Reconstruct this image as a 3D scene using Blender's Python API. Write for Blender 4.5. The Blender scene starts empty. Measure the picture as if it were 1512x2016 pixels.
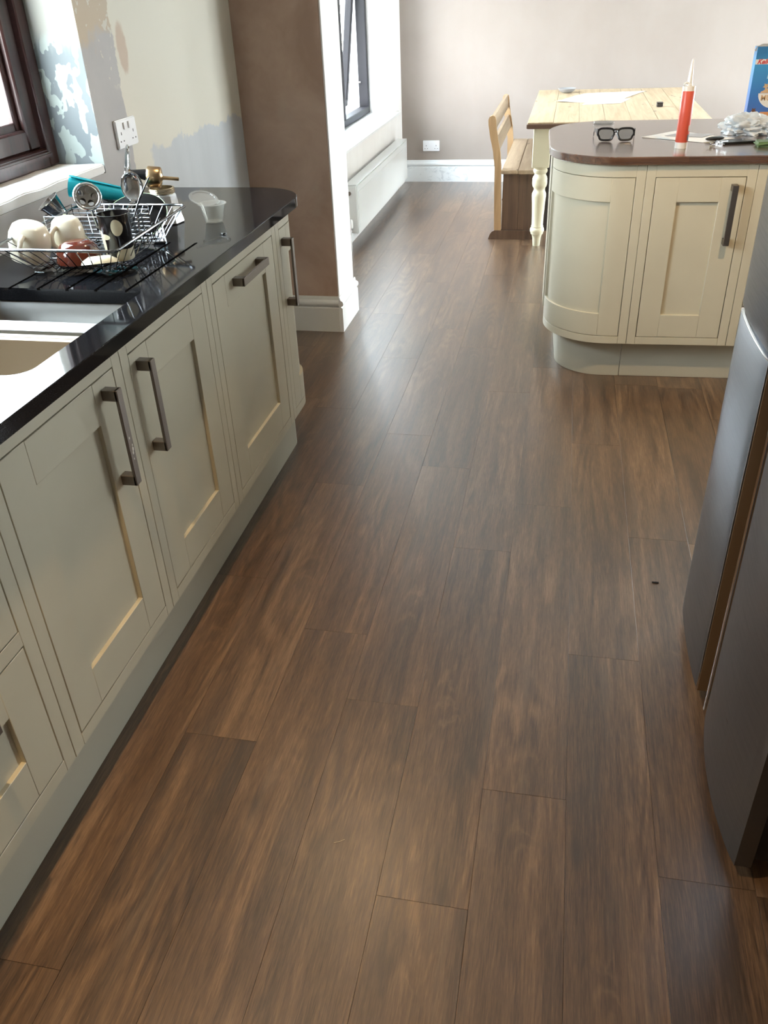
import bpy, bmesh, math, random
from mathutils import Vector, Matrix, noise
random.seed(7)
SC = bpy.context.scene
COL = SC.collection
PI = math.pi

# ------------------------------------------------------------------ camera
cam_d = bpy.data.cameras.new('camera'); cam = bpy.data.objects.new('camera', cam_d); COL.objects.link(cam)
RX = Vector((0.980252711, 0.194221290, -0.037184844))     # camera right in the world
RU = Vector((-0.072751026, 0.529050701, 0.845465933))     # camera up
RB = Vector((0.183880152, -0.826065038, 0.532733182))     # camera back
mw = Matrix((RX, RU, RB)).transposed().to_4x4(); mw.translation = Vector((0, 0, 1.48))
cam.matrix_world = mw
cam_d.sensor_fit = 'VERTICAL'; cam_d.sensor_height = 36; cam_d.sensor_width = 27; cam_d.lens = 29.165
cam_d.clip_start = 0.05; cam_d.clip_end = 100
SC.camera = cam

# ------------------------------------------------------------------ sky, exposure, lights
SC.view_settings.view_transform = 'Standard'; SC.view_settings.look = 'None'
SC.view_settings.gamma = 1; SC.view_settings.use_curve_mapping = False
SC.view_settings.exposure = 0.0
w = bpy.data.worlds.new('sky'); SC.world = w; w.use_nodes = True
nt = w.node_tree; nt.nodes.clear()
_o = nt.nodes.new('ShaderNodeOutputWorld'); _b = nt.nodes.new('ShaderNodeBackground')
_g = nt.nodes.new('ShaderNodeTexCoord'); _s = nt.nodes.new('ShaderNodeSeparateXYZ'); _r = nt.nodes.new('ShaderNodeValToRGB')
nt.links.new(_g.outputs['Generated'], _s.inputs[0]); nt.links.new(_s.outputs['Z'], _r.inputs[0])
_r.color_ramp.elements[0].position = 0.0; _r.color_ramp.elements[0].color = (0.94, 0.97, 1.0, 1)
_r.color_ramp.elements[1].position = 0.9; _r.color_ramp.elements[1].color = (0.70, 0.84, 1.0, 1)
nt.links.new(_r.outputs[0], _b.inputs[0]); _b.inputs[1].default_value = 37.0
nt.links.new(_b.outputs[0], _o.inputs[0])

def portal(name, loc, normal, sx, sy):
    d = bpy.data.lights.new(name, 'AREA'); d.shape = 'RECTANGLE'; d.size = sx; d.size_y = sy
    d.cycles.is_portal = True
    o = bpy.data.objects.new(name, d); COL.objects.link(o); o.location = loc
    o.rotation_euler = Vector(normal).to_track_quat('-Z', 'Y').to_euler()
    return o
portal('sky_portal', (-1.82, 1.93, 1.57), (1, 0, 0), 1.48, 1.14)
portal('sky_portal', (-1.80, 6.35, 1.28), (1, 0, 0), 2.3, 1.4)
portal('sky_portal', (1.95, 8.16, 1.05), (0, -1, 0), .9, 2.15)
portal('sky_portal', (3.71, 6.35, 1.05), (-1, 0, 0), 2.3, 2.15)

LAMPS = [((-0.68, 0.75), 112, 'warm ceiling downlight over the drawer cabinet'), ((-0.68, 2.45), 44, 'warm ceiling downlight over the dish rack end of the worktop'),
         ((0.72, 2.38), 105, 'warm ceiling downlight in front of the island'), ((-0.68, -0.80), 80, 'warm ceiling downlight behind the camera'), ((2.1, 3.0), 25, 'warm ceiling downlight beyond the fridge wall')]
for (lx, ly), pw, _lab in LAMPS:
    d = bpy.data.lights.new('downlight_lamp', 'SPOT'); d.energy = pw; d.color = (1.0, 0.68, 0.36)
    d.spot_size = math.radians(96); d.spot_blend = 1.0; d.shadow_soft_size = 0.022
    o = bpy.data.objects.new('downlight_lamp', d); COL.objects.link(o); o.location = (lx, ly, 2.375)
    if pw == 105:   # swivelled towards the island front
        d.spot_size = math.radians(74); d.spot_blend = .7; o.rotation_euler = Vector((-.10, 1.10, -1.75)).to_track_quat('-Z', 'Y').to_euler()

# ------------------------------------------------------------------ materials
MATS = {}
def mat(name, col=(.8, .8, .8), rough=.5, metal=0., spec=.5, build=None, **kw):
    if name in MATS: return MATS[name]
    m = bpy.data.materials.new(name); m.use_nodes = True
    b = m.node_tree.nodes['Principled BSDF']
    b.inputs['Base Color'].default_value = (*col, 1); b.inputs['Roughness'].default_value = rough
    b.inputs['Metallic'].default_value = metal; b.inputs['Specular IOR Level'].default_value = spec
    for k, v in kw.items():
        b.inputs[k].default_value = v
    if build: build(G(m.node_tree, b))
    MATS[name] = m
    return m

class G:
    """small node graph helper"""
    def __init__(s, nt, bsdf): s.nt = nt; s.b = bsdf
    def n(s, t, **kw):
        x = s.nt.nodes.new(t)
        for k, v in kw.items(): setattr(x, k, v)
        return x
    def L(s, a, b): s.nt.links.new(a, b)
    def _in(s, sock, v):
        if v is None: return
        if hasattr(v, 'links'): s.L(v, sock)
        else:
            try: sock.default_value = v
            except Exception: sock.default_value = (*v, 1)
    def coord(s, which='Object'): return s.n('ShaderNodeTexCoord').outputs[which]
    def rand(s): return s.n('ShaderNodeObjectInfo').outputs['Random']
    def math(s, op, a, b=None, c=None, clamp=False):
        x = s.n('ShaderNodeMath', operation=op); x.use_clamp = clamp
        s._in(x.inputs[0], a); s._in(x.inputs[1], b)
        if c is not None: s._in(x.inputs[2], c)
        return x.outputs[0]
    def vmul(s, v, m, add=None):
        x = s.n('ShaderNodeVectorMath', operation='MULTIPLY'); s.L(v, x.inputs[0]); x.inputs[1].default_value = m
        r = x.outputs[0]
        if add is not None:
            y = s.n('ShaderNodeVectorMath', operation='ADD'); s.L(r, y.inputs[0])
            if hasattr(add, 'links'): s.L(add, y.inputs[1])
            else: y.inputs[1].default_value = add
            r = y.outputs[0]
        return r
    def noise(s, v, scale=5, detail=3, rough=.5, dist=0., out='Fac'):
        x = s.n('ShaderNodeTexNoise'); s.L(v, x.inputs['Vector'])
        x.inputs['Scale'].default_value = scale; x.inputs['Detail'].default_value = detail
        x.inputs['Roughness'].default_value = rough; x.inputs['Distortion'].default_value = dist
        return x.outputs[out]
    def ramp(s, f, stops, interp='LINEAR'):
        x = s.n('ShaderNodeValToRGB'); s._in(x.inputs[0], f); cr = x.color_ramp; cr.interpolation = interp
        while len(cr.elements) < len(stops): cr.elements.new(0.5)
        for e, (p, c) in zip(cr.elements, stops):
            e.position = p; e.color = (*c, 1) if not isinstance(c, (int, float)) else (c, c, c, 1)
        return x.outputs[0]
    def mix(s, f, a, b, mode='MIX'):
        x = s.n('ShaderNodeMix', data_type='RGBA', blend_type=mode)
        s._in(x.inputs[0], f); s._in(x.inputs[6], a); s._in(x.inputs[7], b)
        return x.outputs[2]
    def sep(s, v):
        x = s.n('ShaderNodeSeparateXYZ'); s.L(v, x.inputs[0]); return x.outputs
    def comb(s, a, b, c):
        x = s.n('ShaderNodeCombineXYZ'); s._in(x.inputs[0], a); s._in(x.inputs[1], b); s._in(x.inputs[2], c); return x.outputs[0]
    def step(s, v, lo, hi):
        x = s.n('ShaderNodeMapRange'); x.interpolation_type = 'SMOOTHSTEP'
        s._in(x.inputs[0], v); s._in(x.inputs[1], lo); s._in(x.inputs[2], hi); return x.outputs[0]
    def bump(s, h, strength=.2, dist=.002):
        x = s.n('ShaderNodeBump'); x.inputs['Strength'].default_value = strength; x.inputs['Distance'].default_value = dist
        s.L(h, x.inputs['Height']); s.L(x.outputs[0], s.b.inputs['Normal'])
    def color(s, c): s._in(s.b.inputs['Base Color'], c)
    def rough(s, r): s._in(s.b.inputs['Roughness'], r)

def oak(g):
    c = g.coord(); r = g.rand()
    off = g.comb(g.math('MULTIPLY', r, 37.0), g.math('MULTIPLY', r, 91.0), g.math('MULTIPLY', r, 17.0))
    v = g.vmul(c, (1, 1, 1), off)
    iso = g.noise(g.vmul(v, (5.0, .75, 1)), 1.0, 2, .5, .25)
    ring = g.math('SINE', g.math('MULTIPLY', iso, 95.0))
    ring = g.math('MULTIPLY_ADD', ring, .5, .5)
    wob = g.noise(g.vmul(v, (60, 22, 1)), 1.0, 3, .6)
    streak = g.noise(g.vmul(v, (26, 1.3, 1)), 1.0, 5, .62, .3)
    broad = g.noise(g.vmul(v, (7, 1.0, 1)), 1.0, 3, .6, .4)
    fine = g.math('MULTIPLY_ADD', g.noise(g.vmul(v, (230, 11, 1)), 1.0, 4, .75), .6, g.math('MULTIPLY', g.noise(g.vmul(v, (520, 26, 1)), 1.0, 2, .7), .4))
    pore = g.noise(g.vmul(v, (200, 12, 1)), 1.0, 2, .6)
    where = g.step(broad, .47, .58)
    f = g.math('MULTIPLY_ADD', streak, .62, g.math('MULTIPLY', broad, .36)); f = g.math('ADD', f, .055)
    f = g.math('ADD', f, g.math('MULTIPLY', g.math('SUBTRACT', fine, .5), .95))
    f = g.math('ADD', f, g.math('MULTIPLY', g.math('MULTIPLY', g.math('SUBTRACT', ring, .5), where), g.math('MULTIPLY', wob, .26)))
    f = g.math('ADD', f, g.math('MULTIPLY', g.math('SUBTRACT', r, .5), .07))
    col = g.ramp(f, [(.36, (.034, .0165, .0072)), (.49, (.080, .041, .0185)), (.61, (.130, .071, .034)), (.78, (.225, .137, .072))])
    # cathedral figure down the middle of some stretches, and knots
    cx_, cy_, cz_ = g.sep(c)
    wv = g.noise(g.vmul(v, (14, 6, 1)), 1.0, 4, .6)
    xc = g.math('ADD', g.math('SUBTRACT', cx_, g.math('MULTIPLY_ADD', r, .06, .06)), g.math('MULTIPLY', g.math('SUBTRACT', wv, .5), .10))
    ph = g.math('ADD', g.math('MULTIPLY', g.math('MULTIPLY', xc, xc), 5200.0), g.math('MULTIPLY', g.math('ADD', cy_, g.math('MULTIPLY', wv, .34)), 62.0))
    cl = g.math('POWER', g.math('MULTIPLY_ADD', g.math('SINE', ph), .5, .5), 3.0)
    msk = g.math('MULTIPLY', g.math('SUBTRACT', 1.0, g.step(g.math('ABSOLUTE', xc), .016, .034)), g.step(g.noise(g.vmul(v, (1.5, 2.6, 1)), 1.0, 1, .5), .56, .66))
    col = g.mix(g.math('MULTIPLY', g.math('MULTIPLY', cl, msk), .20), col, (.26, .165, .085))
    col = g.mix(g.math('MULTIPLY', g.math('MULTIPLY', g.math('SUBTRACT', 1.0, cl), msk), .22), col, (.035, .018, .009))
    vo = g.n('ShaderNodeTexVoronoi'); vo.inputs['Scale'].default_value = 1.0; vo.inputs['Randomness'].default_value = .9
    g.L(g.vmul(v, (7.5, 2.6, 1), g.vmul(g.noise(g.vmul(v, (12, 8, 1)), 1.0, 2, .5, out='Color'), (.35, .25, 0))), vo.inputs['Vector'])
    kd = g.math('SUBTRACT', 1.0, g.step(vo.outputs['Distance'], .02, .17))
    pick = g.math('GREATER_THAN', g.sep(vo.outputs['Color'])[0], .55)
    col = g.mix(g.math('MULTIPLY', g.math('MULTIPLY', kd, pick), .72), col, (.022, .013, .008))
    gk = g.noise(g.vmul(v, (14, 1.6, 1)), 1.0, 3, .6)
    col = g.mix(g.math('MULTIPLY', g.step(gk, .55, .75), .35), col, (.095, .073, .056))
    pd = g.step(pore, .62, .70)
    col = g.mix(g.math('MULTIPLY', pd, .30), col, (.03, .016, .009))
    g.color(col)
    g.rough(g.math('MULTIPLY_ADD', fine, .18, .31))
    g.bump(g.math('SUBTRACT', fine, g.math('MULTIPLY', pd, .6)), .22, .0010)
M_OAK = mat('oak_plank', rough=.4, spec=.5, build=oak, **{'Coat Weight': 1.0, 'Coat Roughness': .33, 'Coat IOR': 1.55})
M_SUB = mat('floor_joint_dark', (.02, .014, .01), .9)

def cream(g):
    c = g.coord()
    n = g.noise(c, 3.5, 3); g.color(g.ramp(n, [(.3, (.52, .48, .365)), (.7, (.57, .53, .405))]))
    g.bump(g.noise(c, 900, 2), .06, .0005)
M_CREAM = mat('cream_cabinet_paint', rough=.42, build=cream)
M_PLINTH = mat('plinth_paint', (.49, .465, .37), .5)
M_CARC = mat('cabinet_inside', (.45, .40, .30), .6)
def brushed(g):
    c = g.coord(); n = g.noise(g.vmul(c, (40, 40, 900)), 1, 3)
    g.rough(g.math('MULTIPLY_ADD', n, .2, .3))
M_HANDLE = mat('brushed_nickel', (.22, .195, .175), .38, 1.0, build=brushed)
M_BLACK = mat('black_gloss_plastic', (.012, .012, .013), .25)

def granite(g):
    c = g.coord()
    n = g.noise(c, 420, 3, .7); n2 = g.noise(c, 6, 4)
    col = g.ramp(n, [(.45, (.006, .0065, .008)), (.72, (.018, .019, .022)), (.9, (.06, .065, .07))])
    g.color(col)
    g.rough(g.ramp(n2, [(.35, .03), (.7, .10)]))
M_GRANITE = mat('black_granite', rough=.1, spec=.16, build=granite)

def walnut(g):
    c = g.coord()
    x, y, z = g.sep(c)
    b = g.n('ShaderNodeTexBrick'); g.L(c, b.inputs['Vector'])
    b.offset = .37; b.inputs['Scale'].default_value = 1.0
    b.inputs['Brick Width'].default_value = .42; b.inputs['Row Height'].default_value = .043
    b.inputs['Mortar Size'].default_value = 0.0; b.inputs['Bias'].default_value = 0.0
    b.inputs['Color1'].default_value = (0, 0, 0, 1); b.inputs['Color2'].default_value = (1, 1, 1, 1)
    row = g.math('FLOOR', g.math('DIVIDE', y, .043))
    v = g.comb(g.math('MULTIPLY_ADD', row, 3.7, g.math('MULTIPLY', x, 2.2)), g.math('MULTIPLY', y, 40), g.math('MULTIPLY', z, 40))
    n = g.noise(v, 1.0, 5, .65, .5)
    col = g.ramp(n, [(.3, (.06, .026, .014)), (.55, (.125, .060, .033)), (.75, (.20, .11, .066))])
    col = g.mix(g.math('MULTIPLY', b.outputs['Color'], .42), col, (.055, .028, .016))
    g.color(col); g.rough(g.math('MULTIPLY_ADD', n, .08, .12))
M_WALNUT = mat('walnut_staves', rough=.25, spec=.9, build=walnut, **{'Coat Weight': 1.0, 'Coat Roughness': .26, 'Coat IOR': 1.7})

def pine(light, dark):
    def f(g):
        c = g.coord(); r = g.rand()
        v = g.vmul(c, (1, 1, 1), g.comb(g.math('MULTIPLY', r, 9.), g.math('MULTIPLY', r, 31.), g.math('MULTIPLY', r, 5.)))
        n = g.noise(g.vmul(v, (34, 2.2, 34)), 1, 5, .6, .5)
        col = g.ramp(n, [(.3, dark), (.6, light)])
        kn = g.noise(g.vmul(v, (16, 7, 16)), 1, 1, .5)
        col = g.mix(g.math('MULTIPLY', g.step(kn, .70, .76), .8), col, tuple(x * .35 for x in dark))
        col = g.mix(g.math('MULTIPLY', r, .25), col, dark)
        g.color(col); g.bump(n, .2, .001)
    return f
def vpine(light, dark):
    def f(g):
        c = g.coord()
        n = g.noise(g.vmul(c, (34, 34, 2.2)), 1, 5, .6, .5)
        col = g.ramp(n, [(.3, dark), (.6, light)])
        kn = g.noise(g.vmul(c, (14, 14, 8)), 1, 1, .5)
        col = g.mix(g.math('MULTIPLY', g.step(kn, .66, .72), .8), col, tuple(x * .3 for x in dark))
        g.color(col)
    return f
M_PTOP = mat('scrubbed_pine_top', rough=.5, build=pine((.60, .47, .31), (.44, .32, .19)))
M_PSEAT = mat('pine_seat', rough=.5, build=pine((.36, .265, .175), (.25, .17, .105)))
M_PPOST = mat('pine_post', rough=.5, build=vpine((.44, .28, .145), (.33, .20, .095)))
M_PDARK = mat('stained_pine_end', rough=.5, build=vpine((.13, .075, .045), (.065, .036, .023)))
M_PEDGE = mat('dark_pine_edge', (.12, .065, .04), .5)
M_LEG = mat('cream_table_paint', (.74, .70, .52), .38)
M_DARKW = mat('dark_stained_wood', (.035, .027, .025), .4)

def plaster(base, alt, scale=1.6, lo=.42, hi=.62, rough=.85, spot=None):
    def f(g):
        c = g.coord()
        n = g.noise(c, scale, 5, .6, .4)
        col = g.ramp(n, [(lo, base), (hi, alt)])
        n2 = g.noise(g.vmul(c, (9, 9, 1.6)), 1, 3)
        col = g.mix(g.math('MULTIPLY', n2, .2), col, tuple(x * .72 for x in base))
        if spot:
            col = g.mix(g.math('MULTIPLY', g.step(g.noise(c, 3.2, 3, .5), .6, .7), .5), col, spot)
        g.color(col); g.bump(g.noise(c, 26, 4), .1, .003)
    return f
M_PIER = mat('brown_plaster', rough=.85, build=plaster((.42, .285, .215), (.57, .42, .33), 3.0, .35, .65, spot=(.50, .41, .34)))
M_BACK = mat('pale_pink_plaster', rough=.85, build=plaster((.285, .236, .208), (.33, .285, .258), 1.1, .3, .7))
M_ALC = mat('pale_alcove_plaster', rough=.85, build=plaster((.80, .78, .76), (.86, .85, .83), 1.5))
M_CEIL = mat('white_ceiling', (.62, .61, .59), .9)
M_ROOM = mat('cream_room_wall', rough=.85, build=plaster((.40, .36, .31), (.46, .42, .36)))
M_WHITE = mat('white_gloss_paint', (.80, .81, .81), .32)
def skirt_dusty(g):
    c = g.coord(); x, y, z = g.sep(c)
    n = g.noise(g.vmul(c, (9, 9, 18)), 1, 5, .7, .8)
    m = g.math('MULTIPLY', g.step(n, .53, .60), g.math('LESS_THAN', z, .125))
    g.color(g.mix(g.math('MULTIPLY', m, .55), (.78, .81, .83), (.50, .53, .57)))
M_SKIRTB = mat('skirting_with_plaster_smears', rough=.4, build=skirt_dusty)
M_RAD = mat('radiator_enamel', (.80, .83, .83), .3)
M_SOCK = mat('white_socket_plastic', (.78, .78, .80), .28)
M_DOT = mat('socket_hole_dark', (.03, .03, .03), .6)
M_GREYP = mat('grey_plastic_edge', (.25, .24, .24), .6)

def left_wall(g):
    c = g.coord(); x, y, z = g.sep(c)
    wob = g.noise(c, 7, 4, .6); wob2 = g.noise(c, 22, 3, .6)
    w1 = g.math('MULTIPLY', g.math('SUBTRACT', wob, .5), .16)
    w2 = g.math('MULTIPLY', g.math('SUBTRACT', wob2, .5), .05)
    creamc = g.mix(g.math('MULTIPLY', g.noise(c, 2.0, 3), .35), (.70, .665, .575), (.62, .57, .48))
    grey = g.mix(g.noise(c, 9, 4), (.40, .385, .385), (.50, .48, .47))
    tan = (.52, .43, .33)
    # bare grey plaster between the window and the cream paint, tan at the top
    side = g.mix(g.step(g.math('ADD', z, g.math('MULTIPLY', w1, 1.5)), 1.36, 1.40), grey, tan)
    cr = g.step(wob2, .60, .63)
    side = g.mix(g.math('MULTIPLY', cr, g.step(z, 1.2, 1.3)), side, (.60, .57, .50))
    edge = g.math('ADD', g.math('ADD', y, w2), g.math('MULTIPLY', w1, .25))
    col = g.mix(g.step(edge, 2.872, 2.880), side, creamc)
    # rust-pink stain, soft smudge
    d = g.math('ADD', g.math('POWER', g.math('DIVIDE', g.math('SUBTRACT', y, 2.93), .035), 2.), g.math('POWER', g.math('DIVIDE', g.math('SUBTRACT', z, 1.345), .075), 2.))
    st = g.math('SUBTRACT', 1., g.step(g.math('ADD', d, g.math('MULTIPLY', w2, 30)), .5, 1.3))
    col = g.mix(g.math('MULTIPLY', st, .6), col, (.47, .31, .22))
    # blue-grey plaster patch low on the wall
    pz = g.math('ADD', z, g.math('ADD', g.math('MULTIPLY', w1, .9), w2))
    py = g.math('ADD', y, w2)
    p = g.math('MULTIPLY', g.math('SUBTRACT', 1., g.step(pz, 1.015, 1.03)), g.step(py, 3.0, 3.03))
    pc = g.mix(g.noise(g.vmul(c, (14, 14, 2)), 1, 3), (.46, .485, .52), (.56, .58, .61))
    col = g.mix(g.math('MULTIPLY', p, .85), col, pc)
    g.color(col); g.bump(wob2, .1, .003)
M_LEFT = mat('patchy_left_wall', rough=.85, build=left_wall)
def reveal(g):
    c = g.coord(); x, y, z = g.sep(c)
    n = g.noise(g.vmul(c, (26, 26, 15), (3.1, 0, 1.7)), 1, 2.2, .5, .35)
    low = g.math('SUBTRACT', 1., g.step(g.math('ADD', z, g.math('MULTIPLY', n, .1)), 1.40, 1.47))
    patch = g.math('MULTIPLY', g.step(n, .475, .49), low)
    lt = g.mix(low, (.31, .30, .265), (.35, .39, .36))
    g.color(g.mix(patch, lt, (.165, .185, .19)))
M_REVEAL = mat('mottled_window_reveal', rough=.8, build=reveal)
def sillm(g):
    c = g.coord(); n = g.noise(g.vmul(c, (16, 5, 5)), 1, 5, .7, .5); x, y, z = g.sep(c)
    m = g.math('MULTIPLY', g.step(n, .52, .62), g.math('LESS_THAN', x, -1.555))
    g.color(g.mix(m, (.88, .87, .85), (.30, .21, .17))); g.bump(n, .3, .004)
M_SILL = mat('dusty_plaster_sill', rough=.85, build=sillm)
def mahog(g):
    c = g.coord(); n = g.noise(g.vmul(c, (60, 60, 3)), 1, 4)
    g.color(g.ramp(n, [(.3, (.022, .009, .008)), (.7, (.060, .024, .020))]))
M_MAHOG = mat('mahogany_window_frame', rough=.3, build=mahog)
M_DKFRAME = mat('dark_window_frame', (.016, .014, .016), .55, spec=.2)
def glass(name, tint=(1, 1, 1), rough=0.0, ior=1.45, milk=0.):
    m = bpy.data.materials.new(name); m.use_nodes = True; nt = m.node_tree; nt.nodes.clear()
    o = nt.nodes.new('ShaderNodeOutputMaterial'); mx = nt.nodes.new('ShaderNodeMixShader')
    t = nt.nodes.new('ShaderNodeBsdfTransparent'); gl = nt.nodes.new('ShaderNodeBsdfGlossy'); fr = nt.nodes.new('ShaderNodeFresnel')
    ge = nt.nodes.new('ShaderNodeNewGeometry'); mu = nt.nodes.new('ShaderNodeMath'); mu.operation = 'MULTIPLY'; iv = nt.nodes.new('ShaderNodeMath'); iv.operation = 'SUBTRACT'
    iv.inputs[0].default_value = 1.0; nt.links.new(ge.outputs['Backfacing'], iv.inputs[1])
    nt.links.new(fr.outputs[0], mu.inputs[0]); nt.links.new(iv.outputs[0], mu.inputs[1])
    t.inputs[0].default_value = (*tint, 1); gl.inputs['Roughness'].default_value = rough; fr.inputs[0].default_value = ior
    nt.links.new(mu.outputs[0], mx.inputs[0]); nt.links.new(t.outputs[0], mx.inputs[1]); nt.links.new(gl.outputs[0], mx.inputs[2])
    if milk:
        df = nt.nodes.new('ShaderNodeBsdfDiffuse'); df.inputs[0].default_value = (.8, .8, .78, 1); m2 = nt.nodes.new('ShaderNodeMixShader')
        m2.inputs[0].default_value = milk; nt.links.new(mx.outputs[0], m2.inputs[1]); nt.links.new(df.outputs[0], m2.inputs[2]); mx = m2
    nt.links.new(mx.outputs[0], o.inputs[0]); return m
M_GLASS = glass('window_glass', (.97, .99, .98))
M_LENS = glass('grey_lens', (.74, .76, .76))
M_CLEAR = glass('clear_plastic', (.86, .88, .88), .08, 1.6)

def steel(g):
    c = g.coord(); n = g.noise(g.vmul(c, (8, 8, 260)), 1, 3)
    g.rough(g.math('MULTIPLY_ADD', n, .14, .24))
M_STEEL = mat('brushed_fridge_steel', (.20, .212, .235), .3, 1.0, build=steel)
M_FSIDE = mat('fridge_dark_side', (.035, .036, .04), .4)
M_CHROME = mat('chrome', (.82, .84, .86), .09, 1.0)
M_SSINK = mat('satin_sink_steel', (.33, .325, .31), .38, 1.0)
M_WIRE = mat('chrome_wire', (.26, .27, .285), .16, 1.0)

# ------------------------------------------------------------------ mesh helpers
MW = {}
def mwof(o): return MW.get(o.name, Matrix.Identity(4)) if o else Matrix.Identity(4)
def finish(name, bm, m, parent=None, world=True, smooth=40, recalc=True):
    if recalc: bmesh.ops.recalc_face_normals(bm, faces=bm.faces)
    if world and parent is not None: bm.transform(mwof(parent).inverted())
    me = bpy.data.meshes.new(name); bm.to_mesh(me); bm.free()
    for k in (m if isinstance(m, (list, tuple)) else [m]): me.materials.append(k)
    if smooth:
        me.shade_smooth(); me.set_sharp_from_angle(angle=math.radians(smooth))
    o = bpy.data.objects.new(name, me); COL.objects.link(o)
    if parent is not None:
        o.parent = parent; MW[o.name] = mwof(parent)
    return o
def thing(name, loc, label=None, cat=None, group=None, rz=0, kind=None, rot=None):
    o = bpy.data.objects.new(name, None); COL.objects.link(o); o.location = loc
    o.empty_display_size = .05
    M = Matrix.Translation(Vector(loc))
    if rot is not None: M = M @ rot.to_4x4(); o.rotation_euler = rot.to_3x3().to_euler()
    else: o.rotation_euler = (0, 0, rz); M = M @ Matrix.Rotation(rz, 4, 'Z')
    MW[o.name] = M
    tag(o, label, cat, group, kind); return o
def tag(o, label=None, cat=None, group=None, kind=None):
    if label: o['label'] = label
    if cat: o['category'] = cat
    if group: o['group'] = group
    if kind: o['kind'] = kind
    return o
def box(bm, x0, x1, y0, y1, z0, z1, bev=0, seg=1, mi=0):
    r = bmesh.ops.create_cube(bm, size=1)
    vs = r['verts']
    for v in vs:
        v.co = Vector(((x0 + x1) / 2 + v.co.x * (x1 - x0), (y0 + y1) / 2 + v.co.y * (y1 - y0), (z0 + z1) / 2 + v.co.z * (z1 - z0)))
    fs = set(f for v in vs for f in v.link_faces)
    if bev:
        es = set(e for v in vs for e in v.link_edges)
        rr = bmesh.ops.bevel(bm, geom=list(es), offset=bev, segments=seg, affect='EDGES', clamp_overlap=True)
        fs = set(f for v in rr['verts'] for f in v.link_faces) | set(f for f in fs if f.is_valid)
    if mi:
        for f in fs:
            if f.is_valid: f.material_index = mi
    return fs
def B(*a, bev=0, seg=1):
    bm = bmesh.new(); box(bm, *a, bev=bev, seg=seg); return bm
def lathe(bm, prof, M=None, n=28, cap=False):
    """prof: (r, z) list; M places it"""
    rings = []
    for r, z in prof:
        if r < 1e-6: rings.append([bm.verts.new((0, 0, z))])
        else: rings.append([bm.verts.new((r * math.cos(2 * PI * i / n), r * math.sin(2 * PI * i / n), z)) for i in range(n)])
    for a, b in zip(rings, rings[1:]):
        for i in range(n):
            j = (i + 1) % n
            if len(a) == 1 and len(b) == 1: continue
            if len(a) == 1: bm.faces.new((a[0], b[i], b[j]))
            elif len(b) == 1: bm.faces.new((a[i], a[j], b[0]))
            else: bm.faces.new((a[i], a[j], b[j], b[i]))
    if cap:
        for rg in (rings[0], rings[-1]):
            if len(rg) > 2: bm.faces.new(rg)
    if M is not None:
        bmesh.ops.transform(bm, matrix=M, verts=[v for rg in rings for v in rg])
def tube(bm, pts, r, n=6, closed=False, cap=True):
    pts = [Vector(p) for p in pts]; rings = []; up = Vector((0, 0, 1)); N = len(pts)
    prev = None
    for i, p in enumerate(pts):
        a = pts[(i - 1) % N] if (closed or i > 0) else p
        b = pts[(i + 1) % N] if (closed or i < N - 1) else p
        t = (b - a).normalized()
        if prev is None:
            s = t.cross(up)
            if s.length < 1e-3: s = t.cross(Vector((1, 0, 0)))
        else: s = prev - t * prev.dot(t)
        s.normalize(); prev = s; u = s.cross(t)
        rr = r[i] if isinstance(r, (list, tuple)) else r
        rings.append([bm.verts.new(p + (s * math.cos(2 * PI * k / n) + u * math.sin(2 * PI * k / n)) * rr) for k in range(n)])
    for i in range(N if closed else N - 1):
        A = rings[i]; C = rings[(i + 1) % N]
        for k in range(n): bm.faces.new((A[k], A[(k + 1) % n], C[(k + 1) % n], C[k]))
    if cap and not closed: bm.faces.new(rings[0]); bm.faces.new(rings[-1])
def offset(pts, d):
    n = len(pts); out = []
    area = sum(pts[i][0] * pts[(i + 1) % n][1] - pts[(i + 1) % n][0] * pts[i][1] for i in range(n))
    sg = 1 if area > 0 else -1
    for i in range(n):
        a, b, c = Vector(pts[i - 1]), Vector(pts[i]), Vector(pts[(i + 1) % n])
        e1 = (b - a).normalized(); e2 = (c - b).normalized()
        n1 = Vector((e1.y, -e1.x)) * sg; n2 = Vector((e2.y, -e2.x)) * sg
        m = (n1 + n2)
        m = m / max(m.length_squared * .5, .3)
        out.append((b.x + m.x * d, b.y + m.y * d))
    return out
def slab(bm, outer, holes, z0, z1, ch=.0, bottom=True):
    """extruded outline with holes, chamfered outer edges"""
    lv = []
    if ch: lv.append((offset(outer, -ch), z1)); lv.append((outer, z1 - ch))
    else: lv.append((outer, z1))
    if ch and bottom: lv.append((outer, z0 + ch)); lv.append((offset(outer, -ch), z0))
    else: lv.append((outer, z0))
    rings = [[bm.verts.new((x, y, z)) for x, y in pts] for pts, z in lv]
    n = len(outer)
    for a, b in zip(rings, rings[1:]):
        for i in range(n): bm.faces.new((a[i], a[(i + 1) % n], b[(i + 1) % n], b[i]))
    tops = [rings[0]]; bots = [rings[-1]]
    for h in holes:
        a = [bm.verts.new((x, y, z1)) for x, y in h]; b = [bm.verts.new((x, y, z0)) for x, y in h]
        for i in range(len(h)): bm.faces.new((a[i], a[(i + 1) % len(h)], b[(i + 1) % len(h)], b[i]))
        tops.append(a); bots.append(b)
    for grp, do in ((tops, True), (bots, bottom)):
        if not do: continue
        es = []
        for rg in grp:
            for i in range(len(rg)):
                e = bm.edges.get((rg[i], rg[(i + 1) % len(rg)])) or bm.edges.new((rg[i], rg[(i + 1) % len(rg)]))
                es.append(e)
        bmesh.ops.triangle_fill(bm, edges=es, use_beauty=True, use_dissolve=False)
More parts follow.
